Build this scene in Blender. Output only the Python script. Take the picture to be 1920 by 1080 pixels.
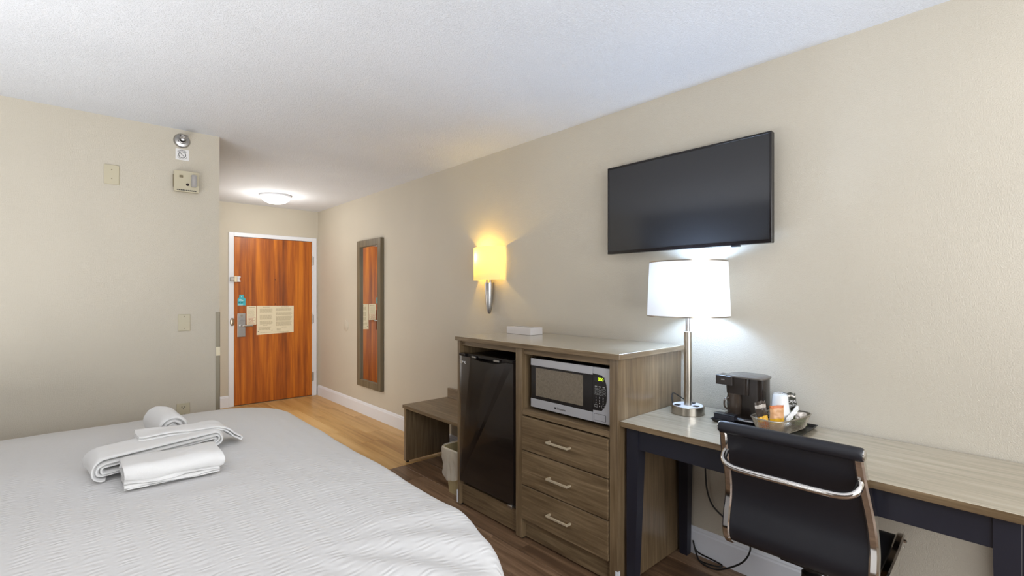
import bpy, bmesh, math, random
from mathutils import Vector, Matrix, noise
random.seed(7)
for o in list(bpy.data.objects): bpy.data.objects.remove(o, do_unlink=True)
SC = bpy.context.scene
COL = SC.collection
PI = math.pi

# ------------------------------------------------------------------ camera, world, exposure
cam_d = bpy.data.cameras.new('camera'); cam = bpy.data.objects.new('camera', cam_d); COL.objects.link(cam)
cam_d.sensor_width = 36.0; cam_d.sensor_fit = 'HORIZONTAL'; cam_d.lens = 900/1920*36
cam_d.shift_y = 10/1920; cam_d.clip_start = 0.02
cam.location = (0, 0, 1.357); cam.rotation_euler = (PI/2, 0, -math.radians(42.27))
SC.camera = cam
SC.view_settings.view_transform = 'Standard'; SC.view_settings.look = 'None'
SC.view_settings.gamma = 1.0; SC.view_settings.use_curve_mapping = False
SC.view_settings.exposure = 0.0
W = bpy.data.worlds.new('world'); SC.world = W; W.use_nodes = True
W.node_tree.nodes['Background'].inputs[0].default_value = (0.75, 0.85, 1.0, 1)
W.node_tree.nodes['Background'].inputs[1].default_value = 1.0

def area(name, loc, rot, sx, sy, power, color):
    d = bpy.data.lights.new(name, 'AREA'); d.shape = 'RECTANGLE'; d.size = sx; d.size_y = sy
    d.energy = power; d.color = color
    o = bpy.data.objects.new(name, d); COL.objects.link(o); o.location = loc; o.rotation_euler = rot
    return o
def point(name, loc, power, color, r=0.04):
    d = bpy.data.lights.new(name, 'POINT'); d.energy = power; d.color = color; d.shadow_soft_size = r
    o = bpy.data.objects.new(name, d); COL.objects.link(o); o.location = loc
    return o
L_WIN = 74
# daylight through the big window behind the camera, pointing into the room (+Y)
area('window_daylight', (0.5, -1.74, 1.45), (PI/2, 0, 0), 3.2, 1.75, L_WIN, (0.96, 0.98, 1.0))
# added soft fill points out of view: one behind the camera, one near the bed
point('fill_point_behind', (0.35, -0.95, 1.55), 18.0, (1.0, 0.97, 0.93), 0.35)
point('fill_point_bed', (-1.05, 1.2, 1.35), 12.0, (1.0, 0.97, 0.93), 0.25)
# added area fills: two aimed up to brighten the ceiling, one for the hall
area('ceiling_fill_bed', (-0.85, 1.7, 0.80), (PI, 0, 0), 0.85, 2.9, 54.0, (0.97, 0.98, 1.0))
area('ceiling_fill_behind', (0.2, -1.0, 1.0), (PI, 0, 0), 2.2, 0.9, 34.0, (0.97, 0.98, 1.0))
area('hall_fill', (0.80, 5.1, 1.05), (0, -PI/2, 0), 1.5, 1.0, 17.0, (1.0, 0.98, 0.95))
L_HALL = (1.63, 5.70, 2.20, 10.0)
point('hall_bulb', L_HALL[:3], L_HALL[3], (1.0, 0.98, 0.93), 0.09)
point('sconce_bulb', (2.328, 2.945, 1.635), 5.2, (1.0, 0.67, 0.13), 0.022)
point('lamp_bulb', (2.199, 1.150, 1.39), 15.5, (0.46, 0.66, 1.0), 0.06)

# ------------------------------------------------------------------ material helpers
def srgb(r, g, b):
    f = lambda c: (c/255/12.92) if c/255 <= 0.04045 else ((c/255+0.055)/1.055)**2.4
    return (f(r), f(g), f(b), 1)
def mat(name, color, rough=0.5, metal=0.0, **k):
    m = bpy.data.materials.new(name); m.use_nodes = True
    b = m.node_tree.nodes['Principled BSDF']
    b.inputs['Base Color'].default_value = color; b.inputs['Roughness'].default_value = rough
    b.inputs['Metallic'].default_value = metal
    for kk, v in k.items(): b.inputs[kk].default_value = v
    return m
def nd(m, t, **k):
    n = m.node_tree.nodes.new(t)
    for kk, v in k.items(): setattr(n, kk, v)
    return n
def lk(m, a, b): m.node_tree.links.new(a, b)
def coords(m, scale=(1, 1, 1), src='Object', rot=(0, 0, 0)):
    tc = nd(m, 'ShaderNodeTexCoord'); mp = nd(m, 'ShaderNodeMapping')
    mp.inputs['Scale'].default_value = scale; mp.inputs['Rotation'].default_value = rot
    lk(m, tc.outputs[src], mp.inputs['Vector']); return mp.outputs['Vector']
def noise_t(m, vec, scale, detail=3, rough=0.55, dist=0.0):
    n = nd(m, 'ShaderNodeTexNoise'); n.inputs['Scale'].default_value = scale
    n.inputs['Detail'].default_value = detail; n.inputs['Roughness'].default_value = rough
    n.inputs['Distortion'].default_value = dist
    lk(m, vec, n.inputs['Vector']); return n.outputs['Fac']
def bump(m, h, strength, dist):
    b = nd(m, 'ShaderNodeBump'); b.inputs['Strength'].default_value = strength; b.inputs['Distance'].default_value = dist
    lk(m, h, b.inputs['Height']); lk(m, b.outputs['Normal'], m.node_tree.nodes['Principled BSDF'].inputs['Normal'])
def ramp(m, fac, stops):
    r = nd(m, 'ShaderNodeValToRGB'); e = r.color_ramp.elements
    e[0].position, e[0].color = stops[0]; e[1].position, e[1].color = stops[-1]
    for p, c in stops[1:-1]:
        x = e.new(p); x.color = c
    lk(m, fac, r.inputs['Fac']); return r.outputs['Color']
def mathn(m, op, a, b):
    n = nd(m, 'ShaderNodeMath', operation=op)
    for i, v in enumerate((a, b)):
        if isinstance(v, (int, float)): n.inputs[i].default_value = v
        else: lk(m, v, n.inputs[i])
    return n.outputs[0]

def plaster(name, color, scale=130, strength=0.35, dist=0.004, rough=0.55):
    m = mat(name, color, rough); v = coords(m)
    n1 = noise_t(m, v, scale, 4, 0.6)
    r = nd(m, 'ShaderNodeMapRange'); r.inputs[1].default_value = 0.42; r.inputs[2].default_value = 0.68
    lk(m, n1, r.inputs[0]); bump(m, r.outputs[0], strength, dist)
    n2 = noise_t(m, v, 1.3, 2)
    c = ramp(m, n2, [(0.3, tuple(x*0.96 for x in color[:3])+(1,)), (0.7, tuple(min(1, x*1.03) for x in color[:3])+(1,))])
    lk(m, c, m.node_tree.nodes['Principled BSDF'].inputs['Base Color']); return m

def wood(name, axis, dark, mid, light, rough=0.4, scale=1.0, perobj=False, contrast=1.0, coat=0.0):
    """axis = grain direction 0/1/2 in object space"""
    m = mat(name, mid, rough)
    s = [34*scale, 34*scale, 34*scale]; s[axis] = 1.3*scale
    tc = nd(m, 'ShaderNodeTexCoord'); mp = nd(m, 'ShaderNodeMapping'); mp.inputs['Scale'].default_value = s
    vec = tc.outputs['Object']
    oi = nd(m, 'ShaderNodeObjectInfo')
    if perobj:
        ad = nd(m, 'ShaderNodeVectorMath', operation='ADD'); sc = nd(m, 'ShaderNodeVectorMath', operation='SCALE')
        cb = nd(m, 'ShaderNodeCombineXYZ')
        for i in range(3): lk(m, oi.outputs['Random'], cb.inputs[i])
        lk(m, cb.outputs[0], sc.inputs[0]); sc.inputs['Scale'].default_value = 37.0
        lk(m, vec, ad.inputs[0]); lk(m, sc.outputs[0], ad.inputs[1]); vec = ad.outputs[0]
    lk(m, vec, mp.inputs['Vector'])
    n1 = noise_t(m, mp.outputs[0], 1.0, 6, 0.65, 0.35)
    s2 = [9*scale]*3; s2[axis] = 0.8*scale
    mp2 = nd(m, 'ShaderNodeMapping'); mp2.inputs['Scale'].default_value = s2; lk(m, vec, mp2.inputs['Vector'])
    n2 = noise_t(m, mp2.outputs[0], 1.0, 3, 0.5, 0.8)
    f = mathn(m, 'ADD', mathn(m, 'MULTIPLY', n1, 0.6), mathn(m, 'MULTIPLY', n2, 0.4))
    if perobj:
        f = mathn(m, 'ADD', f, mathn(m, 'MULTIPLY', mathn(m, 'SUBTRACT', oi.outputs['Random'], 0.5), 0.13))
    w = 0.15/contrast
    c = ramp(m, f, [(0.5-w, dark), (0.5, mid), (0.5+w, light)])
    lk(m, c, m.node_tree.nodes['Principled BSDF'].inputs['Base Color'])
    bump(m, n1, 0.2, 0.001)
    if coat:
        m.node_tree.nodes['Principled BSDF'].inputs['Coat Weight'].default_value = coat
        m.node_tree.nodes['Principled BSDF'].inputs['Coat Roughness'].default_value = 0.15
    return m

M = {}
WALLC = srgb(198, 190, 174)
M['wall'] = plaster('beige_wall_paint', WALLC, 250, 0.40, 0.0032, 0.5)
M['wall_dark'] = plaster('dark_accent_wall_paint', srgb(62, 54, 48), 60, 0.3, 0.003, 0.6)
M['ceiling'] = plaster('popcorn_ceiling', srgb(228, 230, 234), 170, 0.6, 0.0055, 0.9)
M['white_trim'] = mat('white_trim_paint', srgb(224, 226, 232), 0.35)
LD, LM, LL = srgb(80, 63, 43), srgb(113, 94, 69), srgb(141, 121, 93)
M['lam_y'] = wood('laminate_grain_along_wall', 1, LD, LM, LL, 0.33, 2.4, contrast=0.9)
M['lam_z'] = wood('laminate_grain_vertical', 2, LD, LM, LL, 0.28, 2.4, contrast=0.75, coat=0.5)
M['lam_x'] = wood('laminate_grain_cross', 0, LD, LM, LL, 0.28, 2.4, contrast=0.75, coat=0.5)
M['lam_top'] = wood('laminate_top', 1, srgb(150, 140, 121), srgb(172, 162, 142), srgb(188, 179, 160), 0.24, 2.4, contrast=0.9, coat=0.7)
M['lam_in'] = wood('laminate_inside', 2, srgb(60, 50, 40), srgb(84, 71, 56), srgb(104, 90, 72), 0.5)
M['mirror_frame'] = wood('mirror_frame_wood', 2, srgb(84, 74, 56), srgb(104, 93, 72), srgb(122, 110, 86), 0.45)
M['cherry'] = wood('cherry_door_wood', 2, srgb(104, 48, 8), srgb(166, 86, 14), srgb(208, 122, 26), 0.40, 0.55, contrast=1.15)
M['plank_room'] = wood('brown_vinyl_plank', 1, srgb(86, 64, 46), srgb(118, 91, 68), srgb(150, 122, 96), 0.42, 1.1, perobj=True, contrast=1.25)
M['plank_hall_lit'] = wood('lamplit_vinyl_plank', 1, srgb(160, 118, 66), srgb(196, 154, 94), srgb(214, 176, 118), 0.38, 0.5, perobj=True)  # lighter amber: warm hall light and door reflection put into the plank colour
M['subfloor'] = mat('subfloor_dark', srgb(50, 38, 28), 0.8)
M['black_plastic'] = mat('black_plastic', srgb(22, 21, 22), 0.35)
M['black_gloss'] = mat('black_gloss', srgb(24, 20, 20), 0.16)
M['fridge'] = mat('fridge_black', srgb(30, 24, 21), 0.17, **{'Coat Weight': 0.3})
M['dark_paint'] = mat('desk_black_paint', srgb(30, 31, 42), 0.42)
M['steel'] = mat('brushed_steel', srgb(178, 176, 174), 0.30, 1.0)
M['nickel'] = mat('brushed_nickel', srgb(170, 162, 150), 0.28, 1.0)
M['guard_metal'] = mat('guard_metal', srgb(140, 132, 114), 0.5, 0.6)
M['chrome'] = mat('chrome', srgb(215, 212, 208), 0.10, 1.0)
M['gold_handle'] = mat('satin_handle_metal', srgb(222, 208, 180), 0.3, 0.5)
M['mw_silver'] = mat('silver_panel', srgb(196, 197, 202), 0.30, 0.45)
M['mw_glass'] = mat('microwave_window', srgb(112, 102, 88), 0.3)
m = M['mw_glass']; c = ramp(m, noise_t(m, coords(m), 45, 2, 0.6, 2.0), [(0.3, srgb(106, 96, 82)), (0.7, srgb(128, 118, 102))]); lk(m, c, m.node_tree.nodes['Principled BSDF'].inputs['Base Color'])
M['grey_print'] = mat('grey_print', srgb(170, 170, 168), 0.6)
M['dark_print'] = mat('dark_print', srgb(40, 38, 38), 0.6)
M['tv_screen'] = mat('tv_screen', srgb(46, 46, 47), 0.10)
M['leather'] = mat('black_leather', srgb(26, 27, 34), 0.42)
M['beige_plastic'] = mat('beige_plastic', srgb(186, 177, 151), 0.45)
M['beige_dark'] = mat('beige_grey_window', srgb(118, 106, 78), 0.4)
M['lens'] = mat('clear_strobe_lens', srgb(225, 220, 215), 0.08, 0.0, **{'Transmission Weight': 0.6})
M['bin'] = mat('beige_bin_plastic', srgb(182, 168, 128), 0.5)
M['white_paper'] = mat('white_card', srgb(226, 224, 222), 0.6)
M['cream_paper'] = mat('cream_paper', srgb(226, 216, 188), 0.6)
M['print'] = mat('faint_print', srgb(186, 174, 144), 0.7)
M['red_print'] = mat('reddish_print', srgb(182, 120, 96), 0.7)
M['teal'] = mat('teal_card', srgb(64, 176, 190), 0.5)
M['pale_teal'] = mat('pale_teal_print', srgb(170, 216, 224), 0.5)
M['hole'] = mat('dark_hole', srgb(30, 10, 12), 0.8)
M['cord'] = mat('black_cord', srgb(20, 18, 18), 0.45)
M['mesh_wire'] = mat('basket_wire', srgb(168, 160, 146), 0.3, 0.9)
M['cup'] = mat('foam_cup', srgb(232, 232, 230), 0.6)
M['sachet_brown'] = mat('sachet_dark_brown', srgb(66, 56, 48), 0.3)
M['sachet_silver'] = mat('sachet_silver', srgb(198, 190, 182), 0.3, 0.3)
M['sachet_yellow'] = mat('sachet_yellow', srgb(226, 172, 40), 0.35)
M['sachet_orange'] = mat('sachet_orange', srgb(190, 104, 50), 0.35)
M['sachet_tan'] = mat('sachet_tan', srgb(204, 156, 112), 0.35)
M['sachet_green'] = mat('sachet_green', srgb(176, 184, 140), 0.35)
M['sachet_dgreen'] = mat('sachet_dark_olive', srgb(52, 52, 42), 0.35)
M['coffee_dark'] = mat('coffee_maker_plastic', srgb(42, 36, 32), 0.12)
M['coffee_top'] = mat('coffee_maker_lid', srgb(92, 86, 80), 0.25)
M['smoke_glass'] = mat('smoked_cup', srgb(70, 60, 52), 0.06)
M['tissue_box'] = mat('white_box', srgb(214, 208, 204), 0.6)
M['headwood'] = mat('headboard_dark', srgb(48, 40, 34), 0.5)
M['mattress'] = mat('mattress_fabric', srgb(215, 213, 208), 0.8)
# mirror
M['mirror'] = mat('mirror_glass', (0.80, 0.80, 0.78, 1), 0.01, 1.0)
# bedspread: seersucker ridges as relief
m = mat('white_bedspread', srgb(213, 212, 211), 0.85); M['bedspread'] = m
v = coords(m)
def wave(m, vec, scale, direction, dist, dscale):
    w = nd(m, 'ShaderNodeTexWave', wave_type='BANDS', bands_direction=direction); w.inputs['Scale'].default_value = scale
    w.inputs['Distortion'].default_value = dist; w.inputs['Detail'].default_value = 1.5; w.inputs['Detail Scale'].default_value = dscale
    lk(m, vec, w.inputs['Vector']); return w.outputs['Fac']
ridge = wave(m, coords(m, (0.45, 1, 1)), 15.0, 'Y', 7.0, 1.4)      # small puckers, about 2 cm apart
cols = wave(m, v, 4.6, 'X', 0.6, 1.0)                              # in columns about 7 cm wide
n3 = noise_t(m, coords(m, (2.2, 2.2, 2.2)), 1.0, 2); n4 = noise_t(m, coords(m, (14, 34, 14)), 1.0, 2)
hh = mathn(m, 'MULTIPLY', mathn(m, 'MULTIPLY', ridge, mathn(m, 'ADD', mathn(m, 'MULTIPLY', cols, 0.9), 0.1)), mathn(m, 'ADD', n4, 0.2))
bump(m, mathn(m, 'ADD', hh, mathn(m, 'MULTIPLY', n3, 0.8)), 0.5, 0.0036)
m = mat('white_terry', srgb(232, 231, 229), 0.95); M['terry'] = m
bump(m, noise_t(m, coords(m), 420, 3, 0.7), 0.6, 0.003)
m.node_tree.nodes['Principled BSDF'].inputs['Sheen Weight'].default_value = 0.2
# emitters
def emis(name, color, strength):
    m = mat(name, color, 0.5); b = m.node_tree.nodes['Principled BSDF']
    b.inputs['Emission Color'].default_value = color; b.inputs['Emission Strength'].default_value = strength; return m
M['dome'] = emis('lit_dome', (1.0, 0.97, 0.92, 1), 2.2)
M['digits'] = emis('green_digits', (0.62, 0.85, 0.02, 1), 1.3)
def shade_mat(name, color, trans, emi, estr):
    m = bpy.data.materials.new(name); m.use_nodes = True; nt = m.node_tree; nt.nodes.clear()
    out = nt.nodes.new('ShaderNodeOutputMaterial'); d = nt.nodes.new('ShaderNodeBsdfDiffuse'); t = nt.nodes.new('ShaderNodeBsdfTranslucent')
    mx = nt.nodes.new('ShaderNodeMixShader'); e = nt.nodes.new('ShaderNodeEmission'); a = nt.nodes.new('ShaderNodeAddShader')
    d.inputs[0].default_value = color; t.inputs[0].default_value = color; mx.inputs[0].default_value = trans
    e.inputs[0].default_value = emi; e.inputs[1].default_value = estr
    nt.links.new(d.outputs[0], mx.inputs[1]); nt.links.new(t.outputs[0], mx.inputs[2])
    nt.links.new(mx.outputs[0], a.inputs[0]); nt.links.new(e.outputs[0], a.inputs[1]); nt.links.new(a.outputs[0], out.inputs[0])
    return m
M['shade_white'] = shade_mat('lit_white_shade', (0.84, 0.80, 0.74, 1), 0.10, (0.9, 0.92, 1.0, 1), 0.03)
M['shade_yellow'] = shade_mat('lit_yellow_shade', (0.95, 0.84, 0.50, 1), 0.26, (1.0, 0.68, 0.12, 1), 0.10)
# clear film / liner
def film(name, color, alpha, rough=0.15):
    m = mat(name, color, rough); m.node_tree.nodes['Principled BSDF'].inputs['Alpha'].default_value = alpha; return m
M['liner'] = film('bin_liner_film', srgb(238, 232, 220), 0.5, 0.2)
M['wrap'] = film('clear_wrap_film', srgb(235, 238, 240), 0.25, 0.1)
M['pane'] = film('window_glass', (0.9, 0.95, 1.0, 1), 0.08, 0.02)

# ------------------------------------------------------------------ geometry helpers
def link(name, bm, material, root=None, parent=None, smooth=False, kind=None):
    me = bpy.data.meshes.new(name)
    if root is not None:
        bmesh.ops.translate(bm, verts=bm.verts, vec=-Vector(root.location))
    bmesh.ops.recalc_face_normals(bm, faces=bm.faces)
    bm.to_mesh(me); bm.free()
    mats = material if isinstance(material, (list, tuple)) else [material]
    for mm in mats: me.materials.append(M[mm] if isinstance(mm, str) else mm)
    if smooth:
        for p in me.polygons: p.use_smooth = True
        try: me.set_sharp_from_angle(angle=math.radians(38))
        except Exception: pass
    o = bpy.data.objects.new(name, me); COL.objects.link(o)
    if parent is not None: o.parent = parent
    elif root is not None: o.parent = root
    if kind: o['kind'] = kind
    return o
def thing(name, label, cat, loc=(0, 0, 0), group=None):
    o = bpy.data.objects.new(name, None); COL.objects.link(o); o.location = loc; o.empty_display_size = 0.05
    o['label'] = label; o['category'] = cat
    if group: o['group'] = group
    return o
def tag(o, label, cat, group=None):
    o['label'] = label; o['category'] = cat
    if group: o['group'] = group
    return o
def box(bm, x0, x1, y0, y1, z0, z1, bev=0.0, seg=1, mi=0):
    vs = [bm.verts.new((x, y, z)) for x in (x0, x1) for y in (y0, y1) for z in (z0, z1)]
    fs = [bm.faces.new([vs[i] for i in f]) for f in ((0, 1, 3, 2), (4, 6, 7, 5), (0, 4, 5, 1), (2, 3, 7, 6), (0, 2, 6, 4), (1, 5, 7, 3))]
    for f in fs: f.material_index = mi
    if bev:
        es = set(e for f in fs for e in f.edges)
        bmesh.ops.bevel(bm, geom=list(es), offset=bev, segments=seg, affect='EDGES', profile=0.5)
    return bm
def B(*a, **k):
    return box(bmesh.new(), *a, **k)
def frame_of(d):
    d = d.normalized(); up = Vector((0, 0, 1)) if abs(d.z) < 0.95 else Vector((1, 0, 0))
    a = d.cross(up).normalized(); b = a.cross(d).normalized(); return a, b
def tube(bm, pts, r, seg=10, flat=1.0, cap=True):
    """sweep a circle (radius r, or list of radii) along pts using parallel transport"""
    pts = [Vector(p) for p in pts]; n = len(pts); rr = r if isinstance(r, (list, tuple)) else [r]*n
    a, b = frame_of(pts[1]-pts[0]); rings = []
    prev = (pts[1]-pts[0]).normalized()
    for i in range(n):
        d = (pts[min(i+1, n-1)]-pts[max(i-1, 0)]).normalized()
        q = prev.rotation_difference(d); a = q @ a; b = q @ b; prev = d
        rings.append([bm.verts.new(pts[i]+rr[i]*(a*math.cos(2*PI*k/seg)+b*flat*math.sin(2*PI*k/seg))) for k in range(seg)])
    for i in range(n-1):
        for k in range(seg):
            bm.faces.new((rings[i][k], rings[i][(k+1) % seg], rings[i+1][(k+1) % seg], rings[i+1][k]))
    if cap:
        bm.faces.new(rings[0]); bm.faces.new(rings[-1])
    return bm
def smoothpts(ctrl, n=8):
    P = [Vector(p) for p in ctrl]; out = []
    for i in range(len(P)-1):
        p0, p1, p2, p3 = P[max(i-1, 0)], P[i], P[i+1], P[min(i+2, len(P)-1)]
        for k in range(n):
            t = k/n
            out.append(0.5*((2*p1)+(-p0+p2)*t+(2*p0-5*p1+4*p2-p3)*t*t+(-p0+3*p1-3*p2+p3)*t**3))
    out.append(P[-1]); return out
def lathe(bm, prof, c, seg=32, axis='Z', caps=True, sx=1.0, sy=1.0):
    """prof: (r, h) pairs about centre c"""
    rings = []
    for r, h in prof:
        ring = []
        for k in range(seg):
            t = 2*PI*k/seg; u, w = r*math.cos(t)*sx, r*math.sin(t)*sy
            v = {'Z': (u, w, h), 'Y': (u, h, w), 'X': (h, u, w)}[axis]
            ring.append(bm.verts.new((c[0]+v[0], c[1]+v[1], c[2]+v[2])))
        rings.append(ring)
    for i in range(len(rings)-1):
        for k in range(seg):
            bm.faces.new((rings[i][k], rings[i][(k+1) % seg], rings[i+1][(k+1) % seg], rings[i+1][k]))
    if caps:
        bm.faces.new(rings[0]); bm.faces.new(rings[-1])
    return bm
def prism(bm, poly, fn, h0, h1, mi=0):
    """poly of 2D points extruded between h0 and h1; fn(u, v, h) -> xyz"""
    a = [bm.verts.new(fn(u, v, h0)) for u, v in poly]; b = [bm.verts.new(fn(u, v, h1)) for u, v in poly]
    n = len(poly)
    fs = [bm.faces.new(a), bm.faces.new(b)]
    for k in range(n): fs.append(bm.faces.new((a[k], a[(k+1) % n], b[(k+1) % n], b[k])))
    for f in fs: f.material_index = mi
    return bm
def rrect(u0, u1, v0, v1, r, seg=5):
    out = []
    for cx, cy, a0 in ((u1-r, v1-r, 0), (u0+r, v1-r, 90), (u0+r, v0+r, 180), (u1-r, v0+r, 270)):
        for k in range(seg+1):
            t = math.radians(a0+90*k/seg); out.append((cx+r*math.cos(t), cy+r*math.sin(t)))
    return out
ZF = lambda u, v, h: (u, v, h)
XF = lambda u, v, h: (h, u, v)      # u=y, v=z, extrude x
YF = lambda u, v, h: (u, h, v)      # u=x, v=z, extrude y
def text_bm(s, size, fn, depth=0.0006):
    cu = bpy.data.curves.new('t', 'FONT'); cu.body = s; cu.size = size; cu.extrude = depth/2; cu.resolution_u = 2
    cu.align_x = 'CENTER'; cu.align_y = 'CENTER'
    o = bpy.data.objects.new('t', cu); COL.objects.link(o)
    bpy.context.view_layer.update()
    me = bpy.data.meshes.new_from_object(o.evaluated_get(bpy.context.evaluated_depsgraph_get()))
    bm = bmesh.new(); bm.from_mesh(me)
    for v in bm.verts: v.co = Vector(fn(v.co.x, v.co.y, v.co.z))
    bpy.data.objects.remove(o, do_unlink=True); bpy.data.curves.remove(cu); bpy.data.meshes.remove(me)
    return bm

def board(name, root, *a, bev=0.0015):
    bm = box(bmesh.new(), *a, bev=bev)
    bm.normal_update()
    for f in bm.faces: f.material_index = 0 if f.normal.z > 0.6 else (1 if abs(f.normal.x) > abs(f.normal.y) else 2)
    return link(name, bm, ['lam_top', 'lam_y', 'lam_x'], root=root)
# ------------------------------------------------------------------ the setting
XR, YB, YP, XP, H = 2.40, 6.50, 3.84, 0.74, 2.444
XL, YF0 = -1.35, -1.80
def struct(name, bm, m, **k):
    o = link(name, bm, m, **k); o['kind'] = 'structure'; return o
floor = struct('floor', B(XL, XR, YF0, YB+0.3, -0.12, -0.006), 'subfloor')
struct('ceiling', B(XL, XR, YF0, YB+0.1, H, H+0.1), 'ceiling')
struct('wall_right', B(XR, XR+0.1, YF0, YB+0.1, 0-0.1, H), 'wall')
struct('wall_left', B(XL-0.1, XL, YF0, YP, -0.1, H), 'wall_dark')
bm = bmesh.new(); box(bm, XL-0.1, XP, YP, YP+0.12, -0.1, H); box(bm, XP-0.12, XP, YP+0.12, YB, -0.1, H)
struct('wall_partition', bm, 'wall')
bm = bmesh.new(); box(bm, XP-0.12, 1.352, YB, YB+0.1, -0.1, H); box(bm, 2.375, XR, YB, YB+0.1, -0.1, H); box(bm, 1.352, 2.375, YB, YB+0.1, 2.085, H)
struct('wall_back', bm, 'wall')
# wall behind the camera, with the big window
wx0, wx1, wz0, wz1 = -1.15, 2.15, 0.55, 2.35
bm = bmesh.new()
box(bm, XL, wx0, YF0-0.1, YF0, -0.1, H); box(bm, wx1, XR, YF0-0.1, YF0, -0.1, H)
box(bm, wx0, wx1, YF0-0.1, YF0, -0.1, wz0); box(bm, wx0, wx1, YF0-0.1, YF0, wz1, H)
struct('wall_front', bm, 'wall')
bm = bmesh.new(); t = 0.05
for a in ((wx0, wx1, wz0, wz0+t), (wx0, wx1, wz1-t, wz1), (wx0, wx0+t, wz0, wz1), (wx1-t, wx1, wz0, wz1), (0.475, 0.525, wz0, wz1)):
    box(bm, a[0], a[1], YF0-0.08, YF0-0.03, a[2], a[3])
wf = struct('window_1', bm, 'white_trim')
link('pane', B(wx0+t, 0.475, YF0-0.062, YF0-0.056, wz0+t, wz1-t), 'pane', parent=wf)
link('pane', B(0.525, wx1-t, YF0-0.062, YF0-0.056, wz0+t, wz1-t), 'pane', parent=wf)

# floor planks: 178 mm wide rows running towards the entrance door
pw, pl = 0.178, 1.22
rows = [1.733+pw*k for k in range(-18, 4)]
def plank(x0, x1, y0, y1, m):
    g = 0.0009; x0 = max(x0, XL); x1 = min(x1, XR)
    if x1-x0 < 0.02 or y1-y0 < 0.02: return
    cx, cy = (x0+x1)/2, (y0+y1)/2
    bm = bmesh.new(); box(bm, x0+g-cx, x1-g-cx, y0+g-cy, y1-g-cy, -0.006, 0.0, bev=0.0012)
    o = link('plank', bm, m); o.location = (cx, cy, 0); o.parent = floor
for i, x0 in enumerate(rows):
    off = [0.0, 0.44, 0.83, 0.25, 0.66, 1.02][i % 6]
    y = YF0-off
    while y < 3.375:
        a, b = max(y, YF0), min(y+pl, 3.375)
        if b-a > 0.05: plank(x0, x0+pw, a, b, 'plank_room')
        y += pl
    y = 3.375
    first = True
    while y < YB:
        ln = pl if not first else pl*[1.0, 0.62, 0.85, 0.4, 0.74, 0.55][i % 6]
        if x0+pw > XP or y < YP: plank(x0, x0+pw, y, min(y+ln, YB+0.05), 'plank_hall_lit')
        y += ln; first = False

# baseboards with a moulded top edge
def baseboard(name, x0, x1, y0, y1, nrm):
    # profile (out, z)
    pr = [(0, 0), (0.014, 0), (0.014, 0.112), (0.010, 0.120), (0.010, 0.126), (0.004, 0.136), (0, 0.138)]
    bm = bmesh.new()
    if nrm[0]:
        prism(bm, pr, lambda u, v, h: (x0+nrm[0]*u, h, v), y0, y1)
    else:
        prism(bm, pr, lambda u, v, h: (h, y0+nrm[1]*u, v), x0, x1)
    return struct(name, bm, 'white_trim')
baseboard('baseboard_right', XR, XR, YF0, YB-0.02, (-1, 0))
baseboard('baseboard_back', XP, 1.345, YB, YB, (0, -1))
baseboard('baseboard_left', XL, XP-0.003, YP, YP, (0, -1))
baseboard('baseboard_hall', XP, XP, YP+0.03, YB-0.02, (1, 0))

# entrance door, its casing and hardware
bm = bmesh.new(); y0, y1 = YB-0.016, YB+0.06
box(bm, 1.345, 1.402, y0, y1, 0, 2.090, bev=0.004); box(bm, 2.319, 2.378, y0, y1, 0, 2.090, bev=0.004); box(bm, 1.402, 2.319, y0, y1, 2.040, 2.090, bev=0.004)
box(bm, 1.402, 2.319, YB+0.052, YB+0.08, 0, 2.04)
struct('trim_1', bm, 'white_trim')
struct('trim_2', B(1.35, 2.37, YB-0.005, YB+0.12, -0.01, 0.006), 'nickel')
door = struct('door_1', B(1.407, 2.314, YB-0.006, YB+0.040, 0.010, 2.036, bev=0.002), 'cherry')
yd = YB-0.006
def dpart(name, bm, m, parent=door, **k): return link(name, bm, m, parent=parent, **k)
lp = dpart('lock_plate', B(1.437, 1.524, yd-0.016, yd, 0.830, 1.115, bev=0.004, seg=2), 'steel')
bm = bmesh.new(); lathe(bm, [(0.017, 0), (0.017, -0.03)], (1.475, yd-0.014, 0.965), 16, 'Y')
tube(bm, smoothpts([(1.475, yd-0.03, 0.965), (1.478, yd-0.058, 0.965), (1.50, yd-0.064, 0.965), (1.595, yd-0.060, 0.963)], 5), 0.011, 10)
dpart('lever_handle', bm, 'steel', parent=lp, smooth=True)
bm = bmesh.new(); lathe(bm, [(0.008, 0), (0.008, -0.012)], (1.468, yd-0.014, 1.031), 12, 'Y'); box(bm, 1.462, 1.520, yd-0.032, yd-0.024, 1.026, 1.037, bev=0.002)
dpart('thumb_turn', bm, 'steel', parent=lp)
bm = bmesh.new(); lathe(bm, [(0.014, 0), (0.014, -0.0025)], (1.481, yd-0.015, 1.088), 20, 'Y'); dpart('emblem', bm, 'nickel', parent=lp)
for z in (0.255, 1.02, 1.785):
    bm = bmesh.new(); lathe(bm, [(0.0075, -0.06), (0.0075, 0.06)], (2.318, yd-0.010, z), 12); box(bm, 2.318, 2.338, yd-0.012, yd-0.008, z-0.055, z+0.055)
    dpart('hinge', bm, 'steel')
for z in (1.529, 1.222):
    bm = bmesh.new(); lathe(bm, [(0.007, 0), (0.007, -0.002)], (1.865, yd, z), 14, 'Y')
    dpart('peephole' if z > 1.4 else 'screw_hole', bm, 'hole')
bm = bmesh.new(); box(bm, 1.400, 1.406, yd-0.003, yd+0.01, 0.93, 1.10)
dpart('latch_edge', bm, 'nickel')
bm = bmesh.new(); lathe(bm, [(0.0, -0.024), (0.020, -0.016), (0.026, -0.002)], (1.382, YB-0.014, 1.015), 16, 'Y', caps=False, sy=1.9)
struct('trim_3', bm, 'nickel', smooth=True)
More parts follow.
